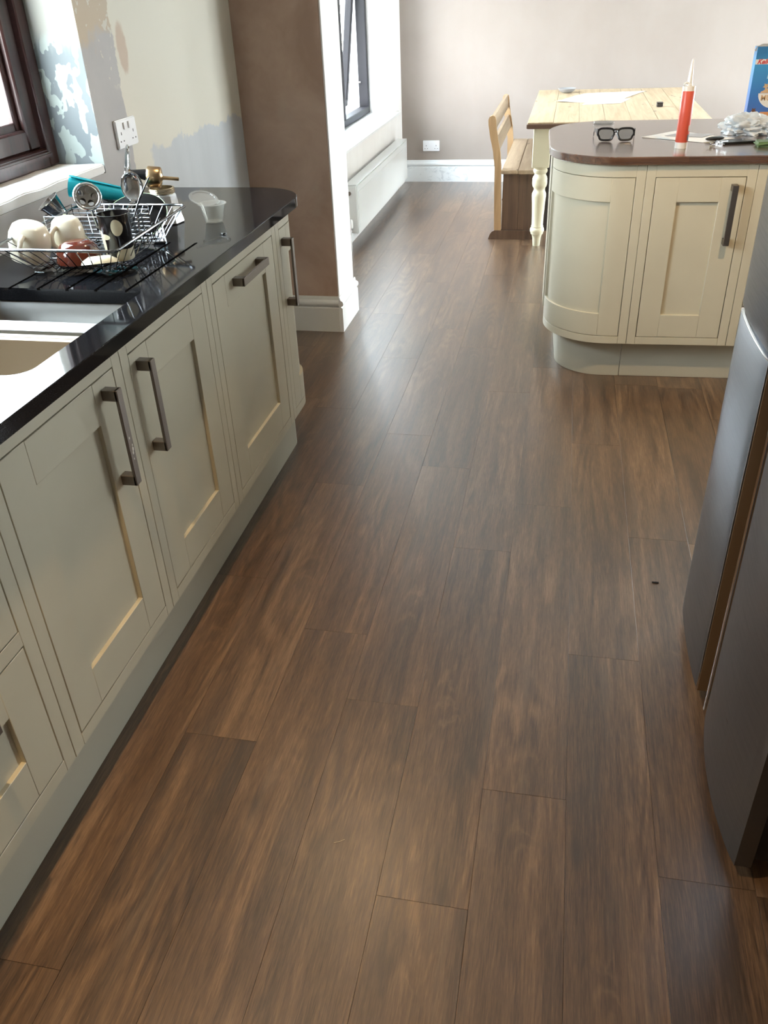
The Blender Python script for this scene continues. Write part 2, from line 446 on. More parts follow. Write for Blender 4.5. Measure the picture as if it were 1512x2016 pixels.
def arc(cx, cy, r, a0, a1, n=16):
    return [(cx + r * math.cos(math.radians(a0 + (a1 - a0) * i / n)), cy + r * math.sin(math.radians(a0 + (a1 - a0) * i / n))) for i in range(n + 1)]
def rrect(x0, x1, y0, y1, r, n=5):
    return arc(x1 - r, y0 + r, r, -90, 0, n) + arc(x1 - r, y1 - r, r, 0, 90, n) + arc(x0 + r, y1 - r, r, 90, 180, n) + arc(x0 + r, y0 + r, r, 180, 270, n)
def prism(bm, pts, ext, axis='y', lo=0):
    """polygon in the plane across `axis`, extruded from lo to lo+ext"""
    def P(a, b, t):
        return {'y': (a, t, b), 'x': (t, a, b), 'z': (a, b, t)}[axis]
    A = [bm.verts.new(P(a, b, lo)) for a, b in pts]; C = [bm.verts.new(P(a, b, lo + ext)) for a, b in pts]
    n = len(pts)
    for i in range(n): bm.faces.new((A[i], A[(i + 1) % n], C[(i + 1) % n], C[i]))
    bm.faces.new(A); bm.faces.new(C)
def bevel_all(bm, w, seg=1, ang=30):
    es = [e for e in bm.edges if len(e.link_faces) == 2 and e.calc_face_angle(0) > math.radians(ang)]
    bmesh.ops.bevel(bm, geom=es, offset=w, segments=seg, affect='EDGES', clamp_overlap=True)
def text_mesh(txt, size, depth, M, m, parent, name='lettering', shear=0., font_scale=1.0):
    cu = bpy.data.curves.new('t', 'FONT'); cu.body = txt; cu.size = size; cu.extrude = depth; cu.shear = shear
    cu.offset = .0008 * font_scale
    o = bpy.data.objects.new('t', cu); COL.objects.link(o)
    me = bpy.data.meshes.new_from_object(o); bpy.data.objects.remove(o)
    bm = bmesh.new(); bm.from_mesh(me); bpy.data.meshes.remove(me)
    bm.transform(M); return finish(name, bm, m, parent, world=True, smooth=0)

# ------------------------------------------------------------------ room shell
CZ = 2.42
def struct(name, bm, m, **k):
    o = finish(name, bm, m, None, smooth=30, **k); o['kind'] = 'structure'; return o
# sub floor, and the planks on it
fl = struct('floor', B(-1.80, 3.45, -1.75, 8.15, -.10, -.0035), M_SUB)
MW[fl.name] = Matrix.Identity(4)
PW, PL, GAP = .178, 1.192, .0007
JOINT = {-5: 1.88, -4: 2.456, -3: 1.675, -2: 1.433, -1: .93, 0: 1.215, 1: 1.68, 2: 2.254, 3: 1.05, 4: 1.95, 5: 1.35}
pm = {}
def plank_mesh(wd, ln):
    k = (round(wd, 3), round(ln, 3))
    if k not in pm:
        bm = bmesh.new(); h = .0030
        c = .00012
        x0, x1, y0, y1 = GAP / 2, wd - GAP / 2, GAP / 2, ln - GAP / 2
        lo = [bm.verts.new(p) for p in ((x0, y0, -h), (x1, y0, -h), (x1, y1, -h), (x0, y1, -h))]
        md = [bm.verts.new(p) for p in ((x0, y0, -c * .6), (x1, y0, -c * .6), (x1, y1, -c * .6), (x0, y1, -c * .6))]
        hi = [bm.verts.new(p) for p in ((x0 + c, y0 + c, 0), (x1 - c, y0 + c, 0), (x1 - c, y1 - c, 0), (x0 + c, y1 - c, 0))]
        for a, b in ((lo, md), (md, hi)):
            for i in range(4): bm.faces.new((a[i], a[(i + 1) % 4], b[(i + 1) % 4], b[i]))
        bm.faces.new(hi); bm.faces.new(lo[::-1])
        me = bpy.data.meshes.new('plank'); bm.to_mesh(me); bm.free(); me.materials.append(M_OAK); pm[k] = me
    return pm[k]
X_LO, X_HI, Y_LO, Y_HI = -1.47, 3.39, -1.59, 7.835
k0 = math.floor((X_LO + .078) / PW); k1 = math.floor((X_HI + .078) / PW)
for k in range(k0, k1 + 1):
    xa = max(-.078 + PW * k, X_LO); xb = min(-.078 + PW * (k + 1), X_HI)
    if xb - xa < .02: continue
    j = JOINT.get(k, random.uniform(0, PL))
    ylo, yhi = Y_LO, Y_HI
    if xa > 1.3: ylo = 2.25
    y = j - PL * math.ceil((j - ylo) / PL)
    while y < yhi - .01:
        a = max(y, ylo); b = min(y + PL, yhi)
        if b - a > .03:
            # under the pier there is no floor
            segs = [(a, b)]
            if xb < -1.06 + .02 and a < 4.30 and b > 3.985:
                segs = [s for s in ((a, 3.985), (4.30, b)) if s[1] - s[0] > .03]
            for a2, b2 in segs:
                o = bpy.data.objects.new('plank', plank_mesh(xb - xa, b2 - a2)); COL.objects.link(o)
                o.location = (xa, a2, 0); o.parent = fl
        y += PL

# kitchen left wall with the window opening (reveal faces get their own finish)
bm = bmesh.new()
LW0, LW1 = -1.82, -1.475
WY0, WY1, WZ0, WZ1 = 1.20, 2.66, 1.005, 2.12
box(bm, LW0, LW1, -1.75, WY0, -.1, CZ); box(bm, LW0, LW1, WY1, 3.985, -.1, CZ)
box(bm, LW0, LW1, WY0, WY1, -.1, WZ0); box(bm, LW0, LW1, WY0, WY1, WZ1, CZ)
bmesh.ops.remove_doubles(bm, verts=bm.verts, dist=1e-5)
bm.faces.ensure_lookup_table()
for f in bm.faces:
    c = f.calc_center_median(); nrm = f.normal
    if abs(nrm.y) > .9 and (abs(c.y - WY1) < .01 or abs(c.y - WY0) < .01): f.material_index = 1
struct('wall_left', bm, [M_LEFT, M_REVEAL], recalc=False)
# pier
struct('wall_pier', B(-1.82, -1.075, 3.985, 4.30, -.1, CZ, bev=.004), [M_PIER])
# the pier's end face and the back are painted white
bm = bmesh.new(); box(bm, -1.075, -1.069, 3.987, 4.298, 0, CZ - .002); struct('trim_1', bm, M_ALC)
# alcove wall with the second window
bm = bmesh.new()
AY0, AY1, AZ0, AZ1 = 5.25, 7.50, .580, 1.98
box(bm, -1.82, -1.43, 4.30, AY0, -.1, CZ); box(bm, -1.82, -1.43, AY1, 7.84, -.1, CZ)
box(bm, -1.82, -1.43, AY0, AY1, -.1, AZ0); box(bm, -1.82, -1.43, AY0, AY1, AZ1, CZ)
struct('wall_alcove', bm, M_ALC)
# back wall with the patio door opening
bm = bmesh.new()
box(bm, -1.82, 1.50, 7.84, 8.15, -.1, CZ); box(bm, 2.40, 3.45, 7.84, 8.15, -.1, CZ); box(bm, 1.50, 2.40, 7.84, 8.15, 2.10, CZ)
struct('wall_back', bm, M_BACK)
bm = bmesh.new(); box(bm, 3.40, 3.70, 2.0, 5.20, -.1, CZ); box(bm, 3.40, 3.70, 7.50, 8.15, -.1, CZ); box(bm, 3.40, 3.70, 5.20, 7.50, 2.10, CZ); struct('wall_right', bm, M_ROOM)
bm = bmesh.new(); box(bm, 1.30, 1.45, -1.75, 2.2, -.1, CZ); box(bm, 1.45, 3.7, 2.0, 2.2, -.1, CZ); struct('wall_fridge_side', bm, M_ROOM)
struct('wall_front', B(-1.82, 1.45, -1.75, -1.60, -.1, CZ), M_ROOM)
struct('ceiling', B(-1.9, 3.7, -1.75, 8.15, CZ, CZ + .1), M_CEIL)

# skirting boards with a rounded bead on top
def skirting(name, p0, p1, nrm, m, z=.18, th=.018):
    """profile swept from p0 to p1, nrm points into the room"""
    prof = [(0, 0), (th, 0), (th, .122), (th * .55, .128), (th * .60, .132)]
    prof += [(th * .85 + .007 * math.cos(a), .146 + .013 * math.sin(a)) for a in [math.radians(d) for d in range(-80, 100, 20)]]
    prof += [(th * .45, .164), (th * .4, .172), (th * .25, z), (0, z)]
    bm = bmesh.new(); a = Vector((*p0, 0)); b = Vector((*p1, 0)); nn = Vector((*nrm, 0))
    A = [bm.verts.new(a + nn * u + Vector((0, 0, v))) for u, v in prof]; C = [bm.verts.new(b + nn * u + Vector((0, 0, v))) for u, v in prof]
    for i in range(len(prof)): bm.faces.new((A[i], A[(i + 1) % len(prof)], C[(i + 1) % len(prof)], C[i]))
    bm.faces.new(A); bm.faces.new(C)
    return struct(name, bm, m)
M_SKIRT1 = mat('skirting_white', (.70, .70, .66), .35)
skirting('baseboard_pier', (-1.475, 3.985), (-1.0692, 3.985), (0, -1), M_SKIRT1)
skirting('baseboard_pier_end', (-1.069, 3.967), (-1.069, 4.318), (1, 0), M_WHITE)
skirting('baseboard_back', (-1.41, 7.84), (1.49, 7.84), (0, -1), M_SKIRTB)
skirting('baseboard_alcove', (-1.43, 4.31), (-1.43, 7.84), (1, 0), M_WHITE)

# ------------------------------------------------------------------ window_1 (kitchen)
def win_frame(bm, axis_x0, axis_x1, y0, y1, z0, z1, wd, bev=.004):
    """rectangular frame of four members in a wall that runs along y"""
    box(bm, axis_x0, axis_x1, y0, y0 + wd, z0, z1, bev); box(bm, axis_x0, axis_x1, y1 - wd, y1, z0, z1, bev)
    box(bm, axis_x0, axis_x1, y0 + wd, y1 - wd, z0, z0 + wd, bev); box(bm, axis_x0, axis_x1, y0 + wd, y1 - wd, z1 - wd, z1, bev)
w1 = thing('window_1', (-1.67, 2.03, 1.03), 'dark mahogany framed kitchen window above the sink', kind='structure')
bm = bmesh.new(); win_frame(bm, -1.72, -1.632, 1.20, 2.66, 1.035, 2.12, .055); finish('window_frame', bm, M_MAHOG, w1)
bm = bmesh.new(); box(bm, -1.72, -1.64, 1.69, 1.75, 1.09, 2.065, .004); finish('mullion', bm, M_MAHOG, w1)
for a, b in ((1.255, 1.69), (1.75, 2.60)):
    bm = bmesh.new(); win_frame(bm, -1.705, -1.648, a, b, 1.09, 2.06, .062, .006)
    win_frame(bm, -1.692, -1.668, a + .055, b - .055, 1.145, 2.005, .030, .004)
    sa = finish('sash', bm, M_MAHOG, w1)
    finish('pane', B(-1.683, -1.678, a + .07, b - .07, 1.16, 1.99), M_GLASS, sa, smooth=0)
bm = bmesh.new(); box(bm, -1.648, -1.612, 1.26, 2.60, 1.066, 1.082, .005, 2); finish('drip_ledge', bm, M_MAHOG, w1)
bm = bmesh.new(); box(bm, -1.72, -1.475, 1.201, 2.659, 1.005, 1.034, .004, 2)
bmesh.ops.subdivide_edges(bm, edges=[e for e in bm.edges if e.calc_length() > .15], cuts=40, use_grid_fill=True)
for v in bm.verts:
    if v.co.z > 1.02 : v.co.z += .004 * noise.noise(v.co * 14)
finish('window_sill', bm, M_SILL, w1)

# ------------------------------------------------------------------ window_2 (alcove, top-hung sash pushed open)
w2 = thing('window_2', (-1.67, 6.4, .6), 'dark framed alcove window with its sash tilted open', kind='structure')
bm = bmesh.new(); win_frame(bm, -1.715, -1.637, 5.25, 7.50, .612, 1.98, .05, .004)
box(bm, -1.715, -1.637, 6.60, 6.655, .66, 1.93, .003); finish('window_frame', bm, M_DKFRAME, w2)
def tilted(bm, x0, z0, ang):
    bmesh.ops.rotate(bm, verts=bm.verts, cent=Vector((x0, 0, z0)), matrix=Matrix.Rotation(ang, 3, 'Y'))
bm = bmesh.new(); win_frame(bm, -1.715, -1.66, 6.665, 7.435, .665, 1.925, .058, .006); tilted(bm, -1.69, 1.925, math.radians(6.8))
sa = finish('sash', bm, M_DKFRAME, w2)
bm = B(-1.692, -1.686, 6.72, 7.38, .72, 1.87); tilted(bm, -1.69, 1.925, math.radians(6.8)); finish('pane', bm, M_GLASS, sa, smooth=0)
bm = bmesh.new(); win_frame(bm, -1.705, -1.65, 5.31, 6.59, .668, 1.925, .058, .006); sb = finish('sash', bm, M_DKFRAME, w2)
finish('pane', B(-1.685, -1.68, 5.36, 6.54, .72, 1.87), M_GLASS, sb, smooth=0)
bm = bmesh.new(); tube(bm, [(-1.69, 7.42, .845), (-1.80, 7.41, .845)], .007, 6); finish('stay_arm', bm, M_HANDLE, w2)
bm = bmesh.new(); box(bm, -1.715, -1.398, 5.12, 7.62, .582, .607, .006, 3); struct('trim_2', bm, M_WHITE)

# ------------------------------------------------------------------ door_1 (patio door in the back wall)
d1 = thing('door_1', (1.95, 8.0, 0), 'white framed glazed patio door', kind='structure')
def frame_y(bm, x0, x1, y0, y1, z0, z1, wd, bev=.004):
    box(bm, x0, x0 + wd, y0, y1, z0, z1, bev); box(bm, x1 - wd, x1, y0, y1, z0, z1, bev)
    box(bm, x0 + wd, x1 - wd, y0, y1, z0, z0 + wd, bev); box(bm, x0 + wd, x1 - wd, y0, y1, z1 - wd, z1, bev)
bm = bmesh.new(); frame_y(bm, 1.50, 2.40, 7.98, 8.06, 0, 2.10, .05); finish('door_frame', bm, M_WHITE, d1)
for a, b in ((1.555, 2.345),):
    bm = bmesh.new(); frame_y(bm, a, b, 7.99, 8.04, .055, 2.045, .08); lf = finish('door_leaf', bm, M_WHITE, d1)
    finish('pane', B(a + .07, b - .07, 8.01, 8.016, .12, 1.98), M_GLASS, lf, smooth=0)

d2 = thing('door_2', (3.55, 6.35, 0), 'white framed sliding patio door in the right wall', kind='structure')
bm = bmesh.new(); win_frame(bm, 3.52, 3.60, 5.20, 7.50, 0, 2.10, .05); finish('door_frame', bm, M_WHITE, d2)
for a, b in ((5.255, 6.345), (6.355, 7.445)):
    bm = bmesh.new(); win_frame(bm, 3.53, 3.58, a, b, .055, 2.045, .08); lf = finish('door_leaf', bm, M_WHITE, d2)
    finish('pane', B(3.55, 3.556, a + .07, b - .07, .12, 1.98), M_GLASS, lf, smooth=0)

# ------------------------------------------------------------------ ceiling downlights
M_LAMPG = mat('lamp_glow', (1, 1, 1), .5, **{'Emission Color': (1, .78, .5, 1), 'Emission Strength': 6.0})
for (lx, ly), pw, lab in LAMPS:
    t = thing('downlight', (lx, ly, CZ), lab, 'downlight', 'ceiling downlights')
    bm = bmesh.new(); lathe(bm, [(.028, -.012), (.030, -.004), (.044, -.003), (.045, -.0005), (.028, 0)], Matrix.Translation((lx, ly, CZ)))
    finish('bezel', bm, M_CHROME, t)
    bm = bmesh.new(); lathe(bm, [(0, -.006), (.026, -.006), (.026, -.002), (0, -.002)], Matrix.Translation((lx, ly, CZ)))
    finish('bulb', bm, M_LAMPG, t)

# ------------------------------------------------------------------ outdoors
def paving(g):
    c = g.coord(); g.color(g.ramp(g.noise(c, 3, 4), [(.3, (.42, .41, .38)), (.7, (.55, .54, .5))]))
M_PAVE = mat('pale_paving', rough=.9, build=paving)
gr = struct('floor_outside', B(-14, -1.83, -8, 20, -.25, -.15), M_PAVE)
gr2 = struct('floor_outside', B(-1.83, 14, 8.16, 20, -.25, -.15), M_PAVE)
def wallb(g):
    c = g.coord(); b = g.n('ShaderNodeTexBrick'); g.L(g.vmul(c, (1, 1, 1)), b.inputs['Vector'])
    g.color(g.ramp(g.noise(c, 3, 4), [(.3, (.55, .52, .48)), (.7, (.66, .63, .6))]))
M_GW = mat('pale_rendered_wall', rough=.9, build=wallb)
struct('floor_outside', B(3.71, 14, -2, 8.159, -.25, -.15), M_PAVE)
gw = thing('garden_wall', (-6, 6, -.15), 'pale rendered garden wall seen through the alcove window', 'garden wall')
finish('wall_panel', B(-6.2, -6.0, -6, 18, -.15, .75, bev=.01), M_GW, gw); finish('coping', B(-6.25, -5.95, -6, 18, .75, .81, bev=.012), M_PAVE, gw)

# ------------------------------------------------------------------ cabinet builder
def fbox(bm, F, s0, s1, n0, n1, z0, z1, bev=.0009, cuts=0):
    t = bmesh.new(); box(t, s0, s1, n0, n1, z0, z1, bev)
    if cuts:
        for i in range(1, cuts):
            bmesh.ops.bisect_plane(t, geom=t.verts[:] + t.edges[:] + t.faces[:], plane_co=(s0 + (s1 - s0) * i / cuts, 0, 0), plane_no=(1, 0, 0))
    for v in t.verts: v.co = Vector(F(*v.co))
    bmesh.ops.recalc_face_normals(t, faces=t.faces)
    me = bpy.data.meshes.new('x'); t.to_mesh(me); t.free(); bm.from_mesh(me); bpy.data.meshes.remove(me)
def FB(F, *a, **k):
    bm = bmesh.new(); fbox(bm, F, *a, **k); return bm
def handle(parent, F, s, z0, z1, horiz=None, world=True, proj=.036, wd=.022):
    """bar pull: a flat bar carried by two square feet"""
    bm = bmesh.new()
    if horiz is None:
        fbox(bm, F, s - wd / 2, s + wd / 2, proj - .007, proj, z0, z1, .0012)
        for a, b in ((z0, z0 + .024), (z1 - .024, z1)):
            fbox(bm, F, s - wd / 2, s + wd / 2, 0, proj - .001, a, b, .0012)
    else:
        s0, s1 = horiz
        fbox(bm, F, s0, s1, proj - .007, proj, z0, z1, .0012)
        for a, b in ((s0, s0 + .024), (s1 - .024, s1)):
            fbox(bm, F, a, b, 0, proj - .001, z0, z1, .0012)
    return finish('handle', bm, M_HANDLE, parent, world=world, smooth=0)
ZF0, ZF1 = .170, .8815
def shaker(parent, F, s0, s1, z0, z1, world, rail_b=.094, rail_t=.089, stile=.088, cuts=0, name='door', stiles=(1, 1)):
    """door: recessed panel mesh with stiles and rails as sub-parts"""
    d = finish(name, FB(F, s0 + .012, s1 - .012, -.020, -.010, z0 + .012, z1 - .012, cuts=cuts), M_CREAM, parent, world=world)
    sl = stile if stiles[0] else .012; sr = stile if stiles[1] else .012
    finish('stile', FB(F, s0, s0 + sl, -.022, 0, z0, z1, cuts=cuts // 3), M_CREAM, d, world=world)
    finish('stile', FB(F, s1 - sr, s1, -.022, 0, z0, z1, cuts=cuts // 3), M_CREAM, d, world=world)
    for a, b in ((z0, z0 + rail_b), (z1 - rail_t, z1)):
        finish('rail', FB(F, s0 + sl, s1 - sr, -.022, 0, a, b, cuts=cuts), M_CREAM, d, world=world)
    return d
def face_frame(parent, F, s0, s1, world, st=.035, rb=.0315, rt=.0455, cuts=0, mids=()):
    bm = bmesh.new(); e = .0008
    fbox(bm, F, s0 + e, s0 + st, -.022, 0, ZF0, ZF1, cuts=cuts // 3); fbox(bm, F, s1 - st, s1 - e, -.022, 0, ZF0, ZF1, cuts=cuts // 3)
    fbox(bm, F, s0 + st, s1 - st, -.022, 0, ZF0, ZF0 + rb, cuts=cuts); fbox(bm, F, s0 + st, s1 - st, -.022, 0, ZF1 - rt, ZF1, cuts=cuts)
    for a, b in mids: fbox(bm, F, s0 + st, s1 - st, -.022, 0, a, b)
    return finish('face_frame', bm, M_CREAM, parent, world=world)
def carcass(parent, F, s0, s1, world, depth=.56, cuts=0):
    bm = bmesh.new(); e = .001
    fbox(bm, F, s0 + e, s0 + .018, -depth, -.0225, ZF0, ZF1 - .002, 0); fbox(bm, F, s1 - .018, s1 - e, -depth, -.0225, ZF0, ZF1 - .002, 0)
    fbox(bm, F, s0 + .018, s1 - .018, -depth, -.0225, ZF0, ZF0 + .018, 0, cuts=cuts)
    fbox(bm, F, s0 + .018, s1 - .018, -depth, -depth + .008, ZF0 + .018, ZF1 - .002, 0, cuts=cuts)
    return finish('carcass', bm, M_CARC, parent, world=world, smooth=0)
DZ0, DZ1 = .2040, .8335
XF = -.895
FL = lambda s, n, z: (XF + n, s, z)
# left run -------------------------------------------------
def left_cab(y0, y1, label, name='base_cabinet'):
    t = thing(name, (XF, (y0 + y1) / 2, ZF0), label, 'cabinet')
    carcass(t, FL, y0, y1, True, depth=.40 if False else .54)
    return t
c = left_cab(-.18, .418, 'cream shaker base cabinet nearest the camera at the near end of the sink run')
face_frame(c, FL, -.18, .418, True); d = shaker(c, FL, -.1425, .3805, DZ0, DZ1, True); handle(d, FL, .337, .588, .811)
c = left_cab(.418, 1.018, 'cream drawer cabinet at the lower left edge of the photo, before the sink cabinet')
face_frame(c, FL, .418, 1.018, True, mids=[(.503, .535)])
d = shaker(c, FL, .4555, .9805, .5375, DZ1, True, name='drawer'); handle(d, FL, 0, .775, .797, horiz=(.61, .835))
d = shaker(c, FL, .4555, .9805, DZ0, .5005, True, name='drawer'); handle(d, FL, 0, .445, .467, horiz=(.61, .835))
c = left_cab(1.018, 1.513, 'cream shaker cabinet below the sink, paint-flecked pull handle on its far side')
face_frame(c, FL, 1.018, 1.513, True); d = shaker(c, FL, 1.0555, 1.4755, DZ0, DZ1, True)
h = handle(d, FL, 1.424, .588, .811)
c = left_cab(1.513, 2.010, 'cream shaker cabinet with upright pull handle on its near side, under the drainer grooves')
face_frame(c, FL, 1.513, 2.010, True); d = shaker(c, FL, 1.5485, 1.9735, DZ0, DZ1, True); handle(d, FL, 1.585, .588, .811)
c = left_cab(2.010, 2.598, 'wide cream shaker cabinet front with a horizontal pull handle')
face_frame(c, FL, 2.010, 2.598, True); d = shaker(c, FL, 2.0475, 2.5585, DZ0, DZ1, True); handle(d, FL, 0, .786, .809, horiz=(2.19, 2.412))
# curved end unit
CX, CY, CR = -1.045, 2.725, .150
Y5 = 2.598; ST = CY - Y5
def FC(s, n, z):
    s -= ST; a = s / CR
    if s <= 0: return (CX + CR + n, CY + s, z)
    if a <= PI / 2: return (CX + (CR + n) * math.cos(a), CY + (CR + n) * math.sin(a), z)
    return (CX - (s - CR * PI / 2), CY + CR + n, z)
t = thing('curved_end_cabinet', (-1.16, 2.70, ZF0), 'cream cabinet with curved door closing the far end of the sink run', 'cabinet')
SE = ST + CR * PI / 2 + .38
face_frame(t, FC, 0, SE, True, cuts=30)
d = shaker(t, FC, .036, ST + CR * PI / 2 + .01, DZ0, DZ1, True, cuts=30, stile=.07)
handle(d, FC, .064, .578, .802)
bm = bmesh.new(); slab(bm, [(-1.46, 2.605), (CX + CR - .027, 2.605)] + arc(CX, CY, CR - .027, 0, 90, 14) + [(-1.46, CY + CR - .027)], [], ZF0, ZF0 + .018)
finish('carcass', bm, M_CARC, t)
# plinth
pl = thing('plinth', (-.945, 1.2, 0), 'cream plinth board running under the sink run cabinets', 'plinth')
PR = CR - .052
out = [(-.943, -.18)] + [(x, y) for x, y in arc(CX + .004, CY, PR, 0, 90, 16)] + [(-1.46, CY + PR)]
inn = [(x, y) for x, y in offset([(-.943, -.18)] + arc(CX + .004, CY, PR, 0, 90, 16) + [(-1.46, CY + PR), (-1.46, -.18)], -.016)]
n = len(out)
bm = bmesh.new(); slab(bm, out + [(-1.46, inn[n - 1][1])] + inn[1:n - 1][::-1] + [(-.959, -.18)], [], .001, .1695)
finish('board', bm, M_PLINTH, pl)

# granite worktop with sink cut-out and drainer grooves
wt = thing('granite_worktop', (-1.16, 1.2, .882), 'polished black granite worktop with rounded far end', 'worktop')
WR = .180
outer = [(-1.474, -.30), (-.86, -.30)] + arc(-1.04, 2.726, WR, 0, 90, 22) + [(-1.474, 2.906)]
SX0, SX1, SY0, SY1 = -1.36, -.934, 1.243, 1.742
def sink_hole(groove):
    pts = arc(SX1 - .045, SY0 + .045, .045, -90, 0, 6)
    pts += [(SX1, SY1 - .012)] + arc(SX1 - .012, SY1 - .012, .012, 0, 90, 3)[1:]
    if groove:
        for gx in (-.975, -1.053, -1.127, -1.201, -1.276):
            pts += [(gx + .0045, SY1), (gx + .0045, SY1 + .42), (gx + .002, SY1 + .428), (gx - .002, SY1 + .428), (gx - .0045, SY1 + .42), (gx - .0045, SY1)]
    pts += [(SX0 + .012, SY1), (SX0, SY1 - .012), (SX0, SY0 + .045)] + arc(SX0 + .045, SY0 + .045, .045, 180, 270, 6)[1:]
    return pts
bm = bmesh.new()
slab(bm, outer, [sink_hole(True)], .9075, .912, .0016, bottom=False)
slab(bm, outer, [sink_hole(False)], .882, .9075, 0)
finish('slab', bm, M_GRANITE, wt, smooth=25)
# stainless sink
sk = thing('undermount_sink', (-1.15, 1.49, .70), 'stainless steel one and a half bowl undermount sink', 'sink')
def bowl(bm, x0, x1, y0, y1, zt, dep, r):
    lv = [(0, 0, r), (.004, -.004, r), (.010, -dep * .5, r), (.018, -dep + .03, r), (.030, -dep + .008, r * .9), (.05, -dep, r * .6)]
    rings = []
    for ins, dz, rr in lv:
        rings.append([bm.verts.new((x, y, zt + dz)) for x, y in rrect(x0 + ins, x1 - ins, y0 + ins, y1 - ins, rr)])
    for a, b in zip(rings, rings[1:]):
        for i in range(len(a)): bm.faces.new((a[i], a[(i + 1) % len(a)], b[(i + 1) % len(a)], b[i]))
    bm.faces.new(rings[-1])
for nm, a, b, dep in (('main_bowl', SY0 - .012, 1.566, .19), ('half_bowl', 1.612, SY1 + .012, .13)):
    bm = bmesh.new(); bowl(bm, SX0 - .005, SX1 + .006, a, b, .8795, dep, .045); finish(nm, bm, M_SSINK, sk, recalc=False)
    bm = bmesh.new(); lathe(bm, [(0, .0), (.03, .0), (.038, .004), (.043, .001)], Matrix.Translation((-1.15, (a + b) / 2, .8795 - dep + .001))); finish('drain', bm, M_CHROME, sk)
bm = bmesh.new(); box(bm, SX0 - .005, SX1 + .006, 1.564, 1.614, .873, .8795, .003, 2)
finish('divider', bm, M_SSINK, sk)

# ------------------------------------------------------------------ double wall sockets
def socket(label, loc, rot):
    t = thing('wall_socket', loc, label, 'socket', rot=rot)
    # local: x right, y up, z out of the wall
    M = mwof(t)
    def L(bm): bm.transform(M); return bm
    finish('plate', L(B(-.073, .073, -.0435, .0435, 0, .010, bev=.003, seg=2)), M_SOCK, t)
    for sx in (-.018, .018):
        bm = B(sx - .0055, sx + .0055, .012, .033, .009, .0145, bev=.001); finish('switch', L(bm), M_SOCK, t)
    for cx in (-.044, .044):
        bm = bmesh.new(); box(bm, cx - .0022, cx + .0022, -.003, .006, .0095, .0103)
        for dx in (-.011, .011): box(bm, cx + dx - .0034, cx + dx + .0034, -.024, -.020, .0095, .0103)
        finish('pin_hole', L(bm), M_DOT, t)
    return t
RL = Matrix(((0, 0, 1), (1, 0, 0), (0, 1, 0)))      # plate x -> world y, y -> z, z -> world x
socket('white double socket on the bare plaster beside the kitchen window', (-1.475, 2.838, 1.102), RL)
RBk = Matrix(((1, 0, 0), (0, 0, -1), (0, 1, 0)))
socket('white double socket low on the far wall above the skirting', (-1.172, 7.84, .297), RBk)

# ------------------------------------------------------------------ radiator
rd = thing('radiator', (-1.37, 6.45, .10), 'white flat panel radiator below the alcove window', 'radiator')
RY0, RY1, RZ0, RZ1 = 5.56, 7.47, .095, .405
finish('front_panel', B(-1.345, -1.325, RY0, RY1, RZ0, RZ1, bev=.006, seg=2), M_RAD, rd)
bm = bmesh.new(); box(bm, -1.325, -1.3225, RY0 + .03, RY1 - .03, RZ0 + .035, RZ1 - .045, .001); finish('face_plate', bm, M_RAD, rd)
finish('rear_panel', B(-1.405, -1.39, RY0, RY1, RZ0, RZ1, bev=.005, seg=2), M_RAD, rd)
finish('side_cover', B(-1.402, -1.328, RY0 - .004, RY0 + .004, RZ0 + .005, RZ1 - .003, bev=.002), M_RAD, rd)
finish('side_cover', B(-1.402, -1.328, RY1 - .004, RY1 + .004, RZ0 + .005, RZ1 - .003, bev=.002), M_RAD, rd)
bm = bmesh.new(); box(bm, -1.405, -1.325, RY0, RY1, RZ1 - .002, RZ1 + .006, .002)
finish('top_grille', bm, M_RAD, rd)
bm = bmesh.new()
lathe(bm, [(0, 0), (.012, 0), (.012, .012), (.007, .016), (0, .016)], Matrix.Translation((-1.375, RY0 - .003, RZ1 - .05)) @ Matrix.Rotation(PI / 2, 4, 'X'), 16)
finish('bleed_cap', bm, M_HANDLE, rd)
bm = bmesh.new()
tube(bm, [(-1.372, RY0 + .002, RZ0 + .03), (-1.372, RY0 - .05, RZ0 + .03)], .012, 12); tube(bm, [(-1.372, RY0 - .045, .0), (-1.372, RY0 - .045, RZ0 + .085)], .008, 12)
finish('valve_pipe', bm, M_CHROME, rd)
bm = bmesh.new(); lathe(bm, [(0, 0), (.018, 0), (.02, .01), (.019, .045), (.014, .055), (0, .056)], Matrix.Translation((-1.372, RY0 - .045, RZ0 + .05)), 20)
finish('valve_head', bm, M_WHITE, rd)
for by in (RY0 + .3, RY1 - .3):
    finish('wall_bracket', B(-1.4285, -1.403, by, by + .03, RZ0 + .02, RZ1 - .02, bev=.002), M_RAD, rd)

# ------------------------------------------------------------------ island
IO = (.306, 3.483, 0); IR = math.radians(2.3)
def FI(s, n, z): return (s, -n, z)
def island_thing(name, label, cat, loc=(0, 0, 0)):
    R = Matrix.Rotation(IR, 4, 'Z'); p = Vector(IO) + (R @ Vector(loc))
    t = thing(name, p, label, cat, rz=IR)
    MW[t.name] = Matrix.Translation(p) @ R
    return t
MI = Matrix.Translation(Vector(IO)) @ Matrix.Rotation(IR, 4, 'Z')
FIw = lambda s, n, z: tuple(MI @ Vector((s, -n, z)))
ICU, ICV, ICR = -.081, .264, .264
def FIcw(s, n, z):
    # s runs from the left-most tangent (0) round to the front, then straight to u=0
    a = s / ICR; q = ICR * PI / 2
    if s < 0: p = (ICU - ICR - n, ICV - s, z)
    elif s <= q: p = (ICU - (ICR + n) * math.cos(a), ICV - (ICR + n) * math.sin(a), z)
    else: p = (ICU + (s - q), -n, z)
    return tuple(MI @ Vector(p))
q = ICR * PI / 2; SEND = q - ICU
